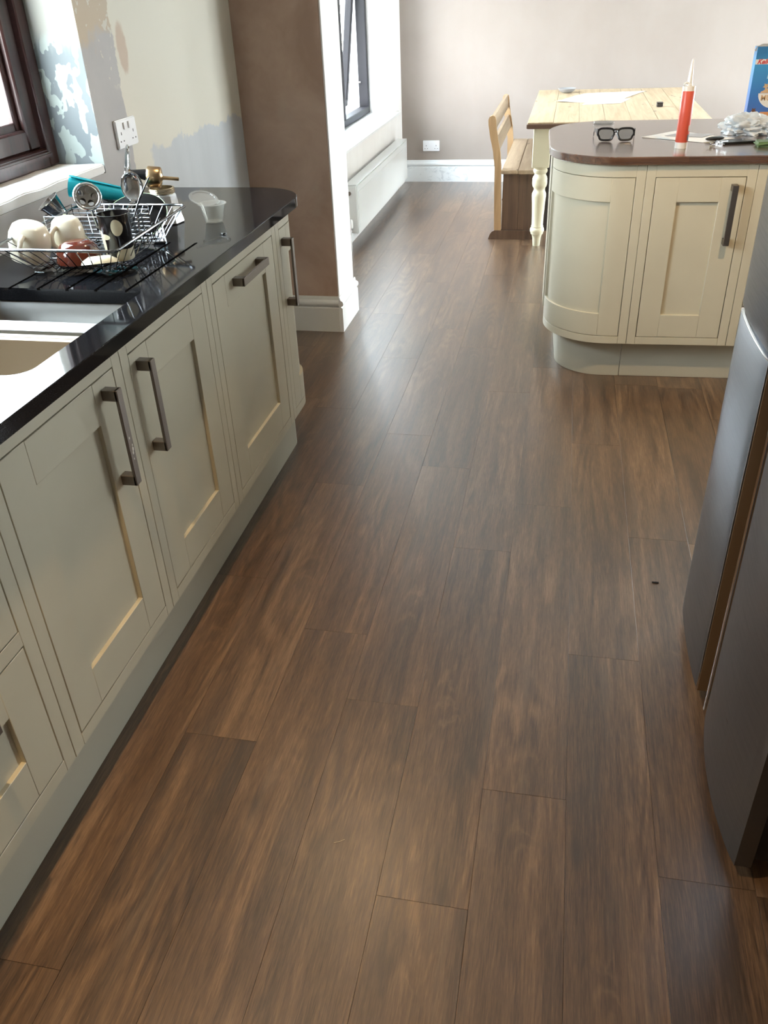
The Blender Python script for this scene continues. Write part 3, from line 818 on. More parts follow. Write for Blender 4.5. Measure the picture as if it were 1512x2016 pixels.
t = island_thing('curved_island_cabinet', 'cream cabinet with curved door at the left corner of the island', 'cabinet', (-.10, .15, ZF0))
face_frame(t, FIcw, -.02, SEND, True, cuts=30, st=.036)
d = shaker(t, FIcw, .012, SEND - .0385, DZ0, DZ1, True, cuts=30, stile=.086, stiles=(0, 1))
def isl(pts): return [tuple((MI @ Vector((u, v, 0)))[:2]) for u, v in pts]
bm = bmesh.new()
slab(bm, isl(arc(ICU, ICV, ICR - .027, 180, 270, 14) + [(-.002, .027), (-.002, .46), (-.318, .46)]), [], ZF0, ZF0 + .018); finish('carcass', bm, M_CARC, t)
t = island_thing('island_cabinet', 'cream shaker island cabinet with a long grey upright pull handle', 'cabinet', (.2, .2, ZF0))
carcass(t, FIw, 0, .402, True, depth=.46); face_frame(t, FIw, 0, .402, True)
d = shaker(t, FIw, .0375, .3645, DZ0, DZ1, True, stile=.086); handle(d, FIw, .325, .588, .811)
t = island_thing('island_cabinet', 'cream island cabinet at the right, mostly hidden behind the fridge', 'cabinet', (.65, .2, ZF0))
carcass(t, FIw, .402, .90, True, depth=.46); face_frame(t, FIw, .402, .90, True)
d = shaker(t, FIw, .4395, .8625, DZ0, DZ1, True); handle(d, FIw, .478, .588, .811)
# rear units, seen from the dining side
t = island_thing('island_rear_cabinet', 'cream panelled rear half of the island facing the table', 'cabinet', (.3, .7, ZF0))
bv = .974 - .018
bm = bmesh.new(); slab(bm, isl([(.90, .47), (.90, bv)] + arc(ICU, bv - ICR, ICR, 90, 180, 14) + [(ICU - ICR, .47)]), [], ZF0, ZF1, .001); finish('body', bm, M_CREAM, t)
# plinths
SB = .062
t = island_thing('curved_plinth', 'cream curved plinth under the rounded corner of the island', 'plinth', (-.1, .2, 0))
rr = ICR - SB
op = arc(ICU, ICV, rr, 180, 270, 14) + [(-.0095, SB)]
ip = [(-.0095, SB + .016)] + arc(ICU, ICV, rr - .016, 270, 180, 14)
bm = bmesh.new(); slab(bm, isl([(ICU - rr, bv - .25)] + op + ip + [(ICU - rr + .016, bv - .25)]), [], .001, .1695); finish('board', bm, M_PLINTH, t)
t = island_thing('straight_plinth', 'straight cream plinth board along the front of the island', 'plinth', (.4, .07, 0))
bm = bmesh.new(); slab(bm, isl([(-.0065, SB), (.90, SB), (.90, SB + .016), (-.0065, SB + .016)]), [], .001, .1695, .0008); finish('board', bm, M_PLINTH, t)
# walnut worktop
t = island_thing('walnut_worktop', 'polished walnut stave worktop with rounded corners on the island', 'worktop', (.3, .48, .882))
wr = .282
o2 = arc(ICU, .264, wr, 180, 270, 18) + [(.92, -.018), (.92, .974)] + arc(ICU, .974 - wr, wr, 90, 180, 18)
bm = bmesh.new(); slab(bm, o2, [], .882, .912, .003); bm.transform(Matrix.Translation((-.3, -.48, -.882)))
finish('top', bm, M_WALNUT, t, world=False, smooth=30)

# ------------------------------------------------------------------ fridge freezer
fr = thing('fridge_freezer', (.75, 1.48, 0), 'tall grey steel side by side fridge freezer with bowed doors', 'fridge')
FY0, FYm0, FYm1, FY1 = 1.085, 1.495, 1.560, 1.885
finish('body', B(.475, 1.12, 1.10, 1.875, .03, 1.76, bev=.006), M_FSIDE, fr)
finish('base', B(.50, 1.10, 1.12, 1.86, .0, .031, bev=.002), M_BLACK, fr)
def bowed(y0, y1, z0, z1, x0, bow=.012, th=.055, r=.004):
    """door whose face bulges towards -x"""
    n = 14; pts = [(x0 + th, y0), (x0 + th, y1)]
    for i in range(n + 1):
        u = i / n; y = y1 + (y0 - y1) * u
        pts.append((x0 + bow * (2 * u - 1) ** 2 - (0 if 0 < i < n else -.002), y))
    bm = bmesh.new(); slab(bm, pts, [], z0, z1, .0012); return bm
ZS = .868
dl = finish('freezer_door_lower', bowed(FYm1, FY1, .035, ZS - .004, .392, bow=.006), M_STEEL, fr, smooth=50)
bm = bowed(FYm1, FY1, ZS - .004, ZS, .3905, bow=.006); finish('trim_strip', bm, M_CHROME, dl, smooth=50)
finish('edge_strip', B(.3965, .400, FYm1 - .0015, FYm1 + .0005, .037, ZS - .004), M_CHROME, dl)
du = finish('freezer_door_upper', bowed(FYm1, FY1, ZS + .010, 1.76, .392, bow=.006), M_STEEL, fr, smooth=50)
db = finish('fridge_door', bowed(FY0, FYm0, .035, 1.76, .390, bow=.022), M_STEEL, fr, smooth=50)
bm = bmesh.new(); tube(bm, [(.409, FYm0 + .001, .036), (.409, FYm0 + .001, 1.758)], .0032, 8); finish('edge_strip', bm, M_CHROME, db)
finish('gasket', B(.446, .476, FY0 + .01, FY1 - .01, .05, 1.75), M_BLACK, fr, smooth=0)
M_FLOORREFL = mat('floor_reflection_brown', (.24, .15, .08), .3, 0.0)  # flat brown painted in for the floor's reflection on the glossy door side
finish('reflection_plate', B(.400, .446, FYm1 - .003, FYm1 - .0012, .037, ZS - .004), M_FLOORREFL, dl, smooth=0)

# ------------------------------------------------------------------ dining table
tb = thing('dining_table', (.29, 6.5, 0), 'farmhouse table with scrubbed pine top and cream turned legs', 'table')
TX0, TX1, TY0, TY1 = -.245, .835, 5.60, 7.42
nb = 7; bw = (TX1 - TX0) / nb
for i in range(nb):
    a = TX0 + bw * i
    bm = B(a + .0006, a + bw - .0006, TY0 + .002, TY1, .736, .760 - (.0006 if i % 2 else 0), bev=.0016); finish('board', bm, M_PTOP, tb)
bm = bmesh.new(); frame = [(TX0 - .004, TY0 - .004), (TX1 + .004, TY0 - .004), (TX1 + .004, TY1 + .004), (TX0 - .004, TY1 + .004)]
slab(bm, frame, [offset(frame, -.02)], .724, .752, .005); finish('top_moulding', bm, M_PEDGE, tb)
bm = bmesh.new()
for (a, b, c_, e) in ((TX0 + .09, TX1 - .09, TY0 + .10, TY0 + .122), (TX0 + .09, TX1 - .09, TY1 - .122, TY1 - .10), (TX0 + .09, TX0 + .112, TY0 + .10, TY1 - .10), (TX1 - .112, TX1 - .09, TY0 + .10, TY1 - .10)):
    box(bm, a, b, c_, e, .62, .7355, .002)
finish('apron', bm, M_LEG, tb)
prof = [(.0, .0), (.022, 0), (.0235, .004), (.027, .05), (.033, .072), (.040, .078), (.040, .084), (.045, .092), (.0465, .102), (.044, .114), (.038, .120), (.040, .126), (.0365, .134), (.038, .20), (.0415, .27), (.0455, .315), (.0450, .330),
        (.040, .342), (.036, .350), (.0345, .358), (.038, .366), (.044, .375), (.047, .388), (.0475, .400), (.0465, .412), (.0475, .420), (.043, .434), (.036, .444), (.034, .450), (.042, .458), (.045, .466), (.045, .474), (.041, .478), (.045, .486), (.048, .494), (.0, .494)]
for lx, ly in ((TX0 + .092, TY0 + .10), (TX1 - .092, TY0 + .10), (TX0 + .092, TY1 - .10), (TX1 - .092, TY1 - .10)):
    bm = bmesh.new(); lathe(bm, prof, Matrix.Translation((lx, ly, 0)), 28)
    box(bm, lx - .054, lx + .054, ly - .054, ly + .054, .493, .7355, .003); finish('leg', bm, M_LEG, tb, smooth=35)

# ------------------------------------------------------------------ bench
bn = thing('pine_bench', (-.3, 6.5, 0), 'pine bench with slatted back, dark stained ends and sled feet', 'bench')
def postpts():
    L = [(-.446, .05), (-.454, .33), (-.456, .46), (-.470, .56), (-.492, .65), (-.504, .72), (-.505, .748), (-.496, .765), (-.478, .772)]
    R_ = [(-.462, .765), (-.456, .745), (-.452, .70), (-.441, .64), (-.422, .55), (-.412, .46), (-.410, .33), (-.400, .05)]
    return L + R_
for y, wd in ((5.855, .032), (7.06, .032)):
    bm = bmesh.new(); prism(bm, postpts(), wd, 'y', y); bevel_all(bm, .003, 2, 60); finish('post', bm, M_PPOST, bn)
def rail(z0, z1, dx):
    def xb(z):  # back profile follows the post
        pts = [(.46, -.456), (.56, -.470), (.65, -.492), (.72, -.503), (.78, -.506)]
        for (a, b), (c_, d_) in zip(pts, pts[1:]):
            if a <= z <= c_: return b + (d_ - b) * (z - a) / (c_ - a)
        return pts[-1][1]
    a0, a1 = xb(z0) + dx, xb(z1) + dx
    bm = bmesh.new(); prism(bm, [(a0, z0), (a0 + .020, z0), (a1 + .020, z1), (a1, z1)], 7.06 - 5.887, 'y', 5.887); bevel_all(bm, .005, 2); return bm
finish('backrest_rail', rail(.685, .768, .020), M_PSEAT, bn); finish('backrest_rail', rail(.552, .632, .016), M_PSEAT, bn)
for y in (5.862, 7.08):
    for a, b in ((-.3975, -.2905), (-.2895, -.185)):
        finish('end_board', B(a, b, y, y + .022, .06, .4245, bev=.0015), M_PDARK, bn)
    bm = bmesh.new()
    prism(bm, [(-.485, .0), (-.130, .0), (-.150, .035), (-.165, .058), (-.445, .058), (-.462, .048), (-.475, .030)], .045, 'y', y - .012)
    bevel_all(bm, .004, 2); finish('sled_foot', bm, M_PDARK, bn)
for a, b in ((-.408, -.300), (-.2985, -.155)):
    finish('seat_board', B(a, b, 5.815, 7.14, .425, .449, bev=.003, seg=2), M_PSEAT, bn)
finish('seat_rail', B(-.395, -.375, 5.884, 7.08, .36, .425, bev=.002), M_PDARK, bn)

# ------------------------------------------------------------------ dark ladder-back chair tucked under the table
ch = thing('ladder_back_chair', (.10, 6.2, 0), 'dark chair with horizontal slats tucked under the near table end', 'chair')
for px in (-.112, .27):
    finish('post', B(px - .012, px + .014, 6.095, 6.125, 0, .50 if px < 0 else .50, bev=.003), M_DARKW, ch)
    finish('leg', B(px - .012, px + .014, 6.45, 6.48, 0, .40, bev=.003), M_DARKW, ch)
for z0, z1 in ((.455, .485), (.372, .408), (.327, .360), (.155, .186), (.057, .089), (.004, .030)):
    finish('slat', B(-.098, .258, 6.10, 6.118, z0, z1, bev=.002), M_DARKW, ch)
finish('seat', B(-.12, .28, 6.126, 6.50, .40, .425, bev=.004), M_DARKW, ch)

# ------------------------------------------------------------------ things on the dining table
M_PAPER = mat('white_paper', (.80, .80, .78), .6)
def sheet(name, label, pts, z, cat, m=None, rz=0, group=None, curl=.002, parent=None):
    cx = sum(p[0] for p in pts) / len(pts); cy = sum(p[1] for p in pts) / len(pts)
    bm = bmesh.new(); vs = [bm.verts.new((x, y, z)) for x, y in pts]; bm.faces.new(vs)
    bmesh.ops.triangulate(bm, faces=bm.faces)
    bmesh.ops.subdivide_edges(bm, edges=bm.edges, cuts=5, use_grid_fill=True)
    for v in bm.verts: v.co.z += .0004 + abs(noise.noise(v.co * 9)) * curl
    bmesh.ops.recalc_face_normals(bm, faces=bm.faces)
    ex = bmesh.ops.extrude_face_region(bm, geom=bm.faces[:])
    for g_ in ex['geom']:
        if isinstance(g_, bmesh.types.BMVert): g_.co.z += .0005
    if parent: return finish(name, bm, m or M_PAPER, parent)
    t = thing(name, (cx, cy, z), label, cat, group)
    finish('page', bm, m or M_PAPER, t); return t
sheet('paper_sheet', 'open white paper spread at the far left of the dining table', [(-.10, 6.62), (.28, 6.50), (.55, 7.20), (.10, 7.10)], .7605, 'paper', curl=.010)
sheet('paper_sheet', 'smaller white paper lying partly under the open paper on the dining table', [(.08, 6.42), (.34, 6.48), (.42, 6.74), (.15, 6.70)], .7605, 'paper')
t = thing('small_dark_box', (.575, 6.27, .7605), 'tiny dark box on the sunlit middle of the dining table', 'box')
finish('body', B(.560, .598, 6.25, 6.30, .7606, .782, bev=.002), M_DARKW, t)
finish('lid', B(.559, .599, 6.249, 6.301, .782, .786, bev=.001), M_BLACK, t)
t = thing('grey_bowl', (-.03, 7.20, .7605), 'small grey bowl at the far left end of the dining table', 'bowl')
bm = bmesh.new(); lathe(bm, [(0, .0), (.03, 0), (.055, .012), (.068, .03), (.064, .031), (.05, .014), (0, .006)], Matrix.Translation((-.03, 7.20, .7606)), 24)
finish('body', bm, mat('grey_glaze', (.30, .30, .31), .35), t)

# ------------------------------------------------------------------ things on the island
ZW = .9123
# sealant tube
t = thing('sealant_cartridge', (.437, 3.66, ZW), 'upright sealant cartridge with red-orange label and white nozzle', 'sealant tube')
MT = Matrix.Translation((.437, 3.66, ZW))
M_TUBE = mat('cartridge_white', (.62, .60, .57), .4); M_RED = mat('orange_red_label', (.56, .085, .05), .38)
bm = bmesh.new(); lathe(bm, [(0, .004), (.0215, .004), (.0235, 0), (.0235, .214), (.0225, .2165), (.012, .2165), (.0, .2165)], MT, 32); finish('barrel', bm, M_TUBE, t)
bm = bmesh.new(); lathe(bm, [(.0236, .022), (.0239, .0225), (.0239, .200), (.0236, .2005)], MT, 40); finish('label_band', bm, M_RED, t)
for nm, z0, z1, m_ in (('hazard_panel', .062, .082, mat('tan_print', (.42, .30, .22), .5)), ('barcode_panel', .028, .050, mat('grey_print', (.10, .12, .14), .5))):
    bm = bmesh.new()
    A = []
    for a in (-48, -38, -28, -18):
        a_ = math.radians(a - 0); A.append((.437 + .0242 * math.cos(a_), 3.66 + .0242 * math.sin(a_)))
    for (p, q_) in zip(A, A[1:]):
        bm.faces.new([bm.verts.new((*p, ZW + z0)), bm.verts.new((*q_, ZW + z0)), bm.verts.new((*q_, ZW + z1)), bm.verts.new((*p, ZW + z1))])
    bmesh.ops.remove_doubles(bm, verts=bm.verts, dist=1e-6)
    ex = bmesh.ops.extrude_face_region(bm, geom=bm.faces[:])
    for g_ in ex['geom']:
        if isinstance(g_, bmesh.types.BMVert):
            d_ = Vector((g_.co.x - .437, g_.co.y - 3.66, 0)).normalized(); g_.co += d_ * .0003
    finish(nm, bm, m_, t)
M_NOZ = mat('white_nozzle', (.80, .80, .78), .3, **{'Transmission Weight': .25})
bm = bmesh.new(); lathe(bm, [(.0115, .2165), (.0115, .224), (.0095, .226), (.0085, .245), (.006, .275), (.0035, .300), (.002, .306), (0, .306)], Matrix.Translation((.437, 3.66, ZW)), 20); finish('nozzle', bm, M_NOZ, t)
bm = bmesh.new(); tube(bm, [(.419, 3.652, ZW + .2165), (.417, 3.650, ZW + .224), (.423, 3.651, ZW + .229), (.431, 3.653, ZW + .224)], [.003, .004, .004, .003], 8); finish('sealant_blob', bm, M_NOZ, t)

# glasses
t = thing('safety_glasses', (.19, 3.84, ZW), 'black wraparound glasses with grey lenses on the walnut worktop', 'glasses')
def rim(cx, cy, ang, w_, h_, tilt):
    P = []
    for i in range(28):
        a = 2 * PI * i / 28; ex = 3.4
        x = math.copysign(abs(math.cos(a)) ** (2 / ex), math.cos(a)) * w_; z = math.copysign(abs(math.sin(a)) ** (2 / ex), math.sin(a)) * h_
        if z < 0: x *= .84
        P.append(Vector((cx + x * math.cos(ang), cy + x * math.sin(ang) + z * tilt, ZW + .026 + z + .0015)))
    return P
RL1 = rim(.155, 3.832, math.radians(-9), .033, .0225, .1); RR1 = rim(.234, 3.832, math.radians(9), .033, .0225, .1)
bm = bmesh.new(); tube(bm, RL1, .0043, 8, closed=True); tube(bm, RR1, .0043, 8, closed=True)
tube(bm, [(.186, 3.826, ZW + .045), (.1945, 3.824, ZW + .047), (.203, 3.826, ZW + .045)], .0042, 8)
tube(bm, [(.186, 3.829, ZW + .034), (.1945, 3.827, ZW + .038), (.203, 3.829, ZW + .034)], .003, 8)
finish('frame', bm, M_BLACK, t)
for RRR in (RL1, RR1):
    bm = bmesh.new(); vs = [bm.verts.new(p) for p in RRR]; bm.faces.new(vs)
    ex = bmesh.ops.extrude_face_region(bm, geom=bm.faces[:])
    for g_ in ex['geom']:
        if isinstance(g_, bmesh.types.BMVert): g_.co.y += .0015
    finish('lens', bm, M_LENS, t, smooth=0)
for x0, x1, yy in ((.121, .108, 3.838), (.268, .276, 3.838)):
    bm = bmesh.new()
    pr = [(yy - .004, .048), (yy + .01, .052), (yy + .05, .046), (yy + .10, .040), (yy + .132, .022), (yy + .136, .006), (yy + .130, .006), (yy + .122, .022), (yy + .095, .030), (yy + .05, .030), (yy + .01, .022), (yy - .004, .024)]
    prism(bm, [(a, ZW + b - .004) for a, b in pr], .0028, 'x', 0)
    for v in bm.verts: v.co.x += x0 + (x1 - x0) * (v.co.y - yy) / .13
    bevel_all(bm, .0008); finish('temple', bm, M_BLACK, t)

# glass coaster-like disc
t = thing('clear_disc', (.16, 4.35, ZW), 'thin clear round lid behind the glasses near the back edge', 'lid')
bm = bmesh.new(); lathe(bm, [(0, .0), (.040, 0), (.048, .004), (.049, .009), (.046, .009), (.040, .003), (0, .002)], Matrix.Translation((.16, 4.35, ZW)), 32)
finish('body', bm, M_CLEAR, t)

# papers on the worktop
sheet('paper_sheet', 'white paper with a grey printed block lying behind the sealant tube', [(.305, 3.93), (.535, 3.78), (.67, 3.88), (.46, 4.10)], ZW, 'paper', curl=.001)
sheet('grey_leaflet', 'small grey leaflet lying on the white paper behind the sealant tube', [(.40, 3.955), (.545, 3.90), (.60, 3.98), (.47, 4.03)], ZW + .0018, 'leaflet', m=mat('grey_leaflet', (.38, .38, .40), .5), curl=.0008)

# keys + fob
M_KEY = mat('key_metal', (.48, .40, .28), .3, 1.0)
t = thing('key_bunch', (.57, 3.68, ZW), 'bunch of brass and steel keys in front of the black pouch', 'keys')
bm = bmesh.new(); tube(bm, [(.565 + .013 * math.cos(a), 3.70 + .013 * math.sin(a), ZW + .010 + .003 * math.sin(a)) for a in [2 * PI * i / 16 for i in range(16)]], .0011, 6, closed=True); finish('key_ring', bm, M_CHROME, t)
for i, (ang, mm) in enumerate(((-1.95, M_KEY), (-1.55, M_CHROME), (-1.0, M_CHROME), (-2.4, M_KEY), (-.55, M_CHROME))):
    R = Matrix.Translation((.565, 3.70, ZW + .003 + .0026 * i)) @ Matrix.Rotation(ang, 4, 'Z') @ Matrix.Rotation(math.radians(-4 - 2 * i + 4), 4, 'Y')
    pts = arc(.022, 0, .0115, 25, 335, 12) + [(.056, -.0035), (.060, -.001), (.056, .0025), (.052, .0015), (.049, .0035), (.045, .002), (.041, .0038)]
    bm = bmesh.new(); slab(bm, pts, [], 0, .0022); bm.transform(R); finish('key', bm, mm, t, smooth=0)
t = thing('black_pouch', (.585, 3.83, ZW), 'slim black key fob lying behind the bunch of keys', 'key fob')
bm = bmesh.new()
bmesh.ops.create_uvsphere(bm, u_segments=24, v_segments=12, radius=1)
for v in bm.verts:
    v.co = Vector((v.co.x * .042, v.co.y * .017, v.co.z * .008 + .008))
bm.transform(Matrix.Translation((.585, 3.83, ZW)) @ Matrix.Rotation(math.radians(25), 4, 'Z')); finish('case', bm, M_BLACK, t)
t = thing('black_phone', (.64, 3.74, ZW), 'flat black phone half under the plastic bags', 'phone')
bm = B(-.070, .070, -.034, .034, 0, .008, bev=.003, seg=2); bm.transform(Matrix.Translation((.655, 3.77, ZW)) @ Matrix.Rotation(math.radians(18), 4, 'Z')); bm2 = finish('case', bm, M_BLACK, t)
bm = B(-.064, .064, -.031, .031, .008, .0086); bm.transform(Matrix.Translation((.655, 3.77, ZW)) @ Matrix.Rotation(math.radians(18), 4, 'Z')); finish('screen', bm, mat('phone_screen', (.01, .01, .012), .06), t)

# crumpled plastic bags
M_BAG = mat('white_plastic_film', (.74, .80, .84), .28, **{'Transmission Weight': .25})
M_BAG2 = mat('clear_blue_film', (.62, .74, .82), .2, **{'Transmission Weight': .35})
def crumple(name, label, c, s, seed, m, amp=.35, z=ZW):
    t = thing(name, (c[0], c[1], z), label, 'plastic bag')
    bm = bmesh.new(); bmesh.ops.create_icosphere(bm, subdivisions=5, radius=1)
    for v in bm.verts:
        p = v.co.normalized(); o_ = Vector((seed * 3.1, seed * 1.7, seed))
        k = 1 + amp * (abs(noise.noise(p * 2.1 + o_)) * 1.6 - .35) + amp * .55 * (abs(noise.noise(p * 5.3 + o_)) - .2) + amp * .22 * noise.noise(p * 13 + o_)
        q_ = p * k; zz = q_.z * s[2]
        v.co = Vector((q_.x * s[0], q_.y * s[1], max(zz + s[2] * .55, 0)))
        if v.co.z <= 0: v.co.z = .0003 + .002 * abs(noise.noise(p * 9)); 
    bm.transform(Matrix.Translation((c[0], c[1], z)))
    finish('film', bm, m, t, smooth=50); return t
crumple('plastic_bag', 'crumpled white plastic bag, the left and higher of two by the cereal box', (.735, 4.02), (.100, .095, .050), 1, M_BAG)
crumple('plastic_bag', 'crumpled bluish plastic bag at the right edge in front of the cereal box', (.905, 3.83), (.115, .10, .055), 5, M_BAG2)
t = thing('green_packet', (.80, 3.685, ZW), 'flat dark green packet under the bluish plastic bag', 'packet')
bm = bmesh.new(); box(bm, .715, .90, 3.655, 3.735, ZW, ZW + .018, .008, 3); bmesh.ops.subdivide_edges(bm, edges=[e for e in bm.edges if e.calc_length() > .03], cuts=8, use_grid_fill=True)
for v in bm.verts:
    if v.co.z > ZW + .004: v.co.z += .006 * noise.noise(v.co * 30)
finish('wrapper', bm, mat('green_wrapper', (.10, .17, .07), .35), t)

# cereal box
cb = thing('cereal_box', (.87, 4.30, ZW), 'blue cereal box with a bowl picture standing at the right edge', 'cereal box')
BX0, BX1, BY0, BY1, BH = .772, .968, 4.30, 4.362, .300
def boxblue(g):
    c = g.coord(); x, y, z = g.sep(c)
    col = g.ramp(g.math('DIVIDE', z, .30), [(.0, (.06, .12, .38)), (.35, (.035, .15, .42)), (.75, (.05, .27, .52)), (.92, (.03, .17, .36))])
    g.color(col)
M_BOX = mat('blue_printed_card', rough=.4, build=boxblue)
finish('carton', B(BX0, BX1, BY0, BY1, ZW, ZW + BH, bev=.0012), M_BOX, cb)
fy = BY0 - .0004
def flat(name, pts, m, d=.0003, zoff=0):
    bm = bmesh.new(); prism(bm, [(BX0 + a, ZW + b) for a, b in pts], d, 'y', fy - zoff); return finish(name, bm, m, cb, smooth=0)
M_LT = mat('print_pale', (.70, .68, .62), .45); M_OR = mat('print_orange', (.55, .24, .09), .45); M_BR = mat('print_brown', (.14, .06, .03), .45)
M_TAN = mat('print_tan', (.55, .36, .19), .45); M_LB = mat('print_light_blue', (.45, .66, .80), .45); M_YE = mat('print_yellow', (.72, .55, .14), .45); M_RD = mat('print_red', (.55, .05, .05), .45)
flat('print_band', [(.001, .233), (.195, .233), (.195, .252), (.001, .252)], M_LT)
flat('bowl_print', [(.036, .120)] + [(.105 + .069 * math.cos(a), .120 + .060 * math.sin(a)) for a in [PI + PI * i / 16 for i in range(1, 17)]], M_LT)
flat('muesli_print', [(.040, .121)] + [(.105 + .062 * math.cos(a), .121 + (.020 + .004 * math.sin(a * 9)) * math.sin(a)) for a in [PI - PI * i / 24 for i in range(0, 25)]], M_TAN)
for (cx_, cz_, r_) in ((.062, .148, .014), (.028, .052, .013)):
    pts = [(cx_ + r_ * (1 if i % 2 else .5) * math.cos(2 * PI * i / 10 + .3), cz_ + r_ * (1 if i % 2 else .5) * math.sin(2 * PI * i / 10 + .3)) for i in range(10)]
    flat('star_print', pts, M_BR if cz_ < .1 else M_TAN, zoff=.0003)
flat('orange_banner', [(.050, .012), (.195, .012), (.195, .046), (.056, .046)], M_OR)
flat('yellow_corner', [(.001, .001), (.024, .001), (.030, .026), (.001, .030)], M_YE)
flat('brown_corner', [(.016, .001), (.048, .001), (.050, .040), (.034, .034)], M_BR, zoff=.0003)
TXM = lambda x, z, oy=.0012: Matrix.Translation((BX0 + x, fy - oy + .0006, ZW + z)) @ Matrix.Rotation(PI / 2, 4, 'X')
text_mesh("Kellogg's", .026, .0002, TXM(.008, .235), M_RD, cb, shear=.35)
text_mesh("Krave", .055, .0002, TXM(.056, .178), M_LB, cb, shear=.1)
text_mesh("MUESLI", .030, .0002, TXM(.048, .092), M_TAN, cb)
# torn top flap
bm = bmesh.new(); P = [(-.012, .285), (-.002, .302), (.02, .312), (.05, .308), (.09, .314), (.14, .309), (.195, .312), (.195, .300), (.0, .300), (-.004, .283)]
prism(bm, [(BX0 + a, ZW + b) for a, b in P], .0008, 'y', BY0 + .002); finish('flap', bm, mat('grey_card', (.40, .40, .38), .7), cb, smooth=0)

# ------------------------------------------------------------------ plastic pot and lid on the granite
t = thing('plastic_pot', (-1.01, 2.40, ZW), 'small clear plastic pot on the far end of the granite worktop', 'pot')
bm = bmesh.new(); lathe(bm, [(0, .001), (.024, .001), (.026, .003), (.036, .050), (.042, .052), (.042, .0545), (.036, .0545), (.0345, .051), (.0245, .004), (0, .003)], Matrix.Translation((-1.012, 2.40, ZW)), 32)
M_POT = glass('frosted_plastic', (.93, .93, .91), .12, 1.5, .09)
finish('cup', bm, M_POT, t)
t = thing('pot_lid', (-1.045, 2.41, ZW), 'clear round plastic lid leaning over the rim of the small pot', 'lid')
bm = bmesh.new(); lathe(bm, [(0, .001), (.036, .001), (.038, .004), (.043, .004), (.043, .0055), (.0365, .0055), (.035, .0025), (0, .0025)], None, 32)
bm.transform(Matrix.Translation((-1.043, 2.414, ZW + .061)) @ Matrix.Rotation(math.radians(18), 4, 'Y') @ Matrix.Rotation(math.radians(12), 4, 'X'))
finish('disc', bm, M_POT, t)
# little crumbs on the worktop
t = thing('sealant_crumb', (-.93, 2.22, ZW), 'small dark scrap of sealant on the worktop edge', 'scrap')
bm = bmesh.new(); tube(bm, [(-.943, 2.262, ZW + .002), (-.938, 2.258, ZW + .003), (-.931, 2.255, ZW + .002), (-.926, 2.262, ZW + .003), (-.92, 2.258, ZW + .002)], [.001, .002, .003, .002, .001], 6); finish('crumb', bm, M_BLACK, t)

# ------------------------------------------------------------------ dish rack
rk = thing('dish_rack', (-1.16, 2.0, ZW), 'chrome wire dish rack on the granite drainer', 'dish rack')
RZ = .997; BZ = .930
rimp = [(-.990, 1.756), (-1.018, 2.236), (-1.335, 2.236), (-1.315, 1.756)]
botp = [(-1.055, 1.84), (-1.055, 2.165), (-1.285, 2.165), (-1.275, 1.84)]
bm = bmesh.new()
RP = []
for i in range(4):
    a, b, c_ = Vector(rimp[i - 1]), Vector(rimp[i]), Vector(rimp[(i + 1) % 4])
    d1_, d2_ = (a - b).normalized() * .022, (c_ - b).normalized() * .022
    for k in range(5):
        u = k / 4; p = b + d1_ * (1 - u) ** 2 + d2_ * u ** 2; RP.append((p.x, p.y, RZ))
tube(bm, RP, .0036, 8, closed=True); finish('rim', bm, M_WIRE, rk)
bm = bmesh.new()
def lerp(a, b, u): return (a[0] + (b[0] - a[0]) * u, a[1] + (b[1] - a[1]) * u)
def wireU(p, q_, bp, bq):
    P = [Vector((*p, RZ)), Vector((*lerp(p, bp, .35), RZ - .022)), Vector((*lerp(p, bp, .82), BZ + .013)), Vector((*bp, BZ)),
         Vector((*bq, BZ)), Vector((*lerp(q_, bq, .82), BZ + .013)), Vector((*lerp(q_, bq, .35), RZ - .022)), Vector((*q_, RZ))]
    tube(bm, P, .0012, 5)
for i in range(11):
    u = .03 + i / 10 * .94
    wireU(lerp(rimp[0], rimp[3], u), lerp(rimp[1], rimp[2], u), lerp(botp[0], botp[3], u), lerp(botp[1], botp[2], u))
for i in range(9):
    u = .06 + i / 8 * .88
    wireU(lerp(rimp[0], rimp[1], u), lerp(rimp[3], rimp[2], u), lerp(botp[0], botp[1], u), lerp(botp[3], botp[2], u))
o = finish('basket_wires', bm, M_WIRE, rk); o['kind'] = 'stuff'
for fx, fyy in ((-1.075, 1.855), (-1.262, 1.855), (-1.075, 2.15), (-1.27, 2.15)):
    bm = bmesh.new(); tube(bm, [(fx - .014, fyy, BZ - .003), (fx - .014, fyy, ZW + .004), (fx + .014, fyy, ZW + .004), (fx + .014, fyy, BZ - .003)], .0022, 6)
    box(bm, fx - .018, fx + .018, fyy - .005, fyy + .005, ZW + .0002, ZW + .008, .002); finish('foot', bm, M_CLEAR if fyy < 1.9 else M_BLACK, rk)
# plate loops
for i in range(3):
    y = 2.06 + i * .045
    bm = bmesh.new(); P = [(-1.075, y, BZ), (-1.073, y, BZ + .03)] + [(-1.068, y + .012 * (1 - math.cos(a)), BZ + .035 + .012 * math.sin(a)) for a in [PI * k / 6 for k in range(7)]] + [(-1.073, y + .024, BZ + .03), (-1.075, y + .024, BZ)]
    tube(bm, P, .0015, 5); finish('plate_loop', bm, M_WIRE, rk)

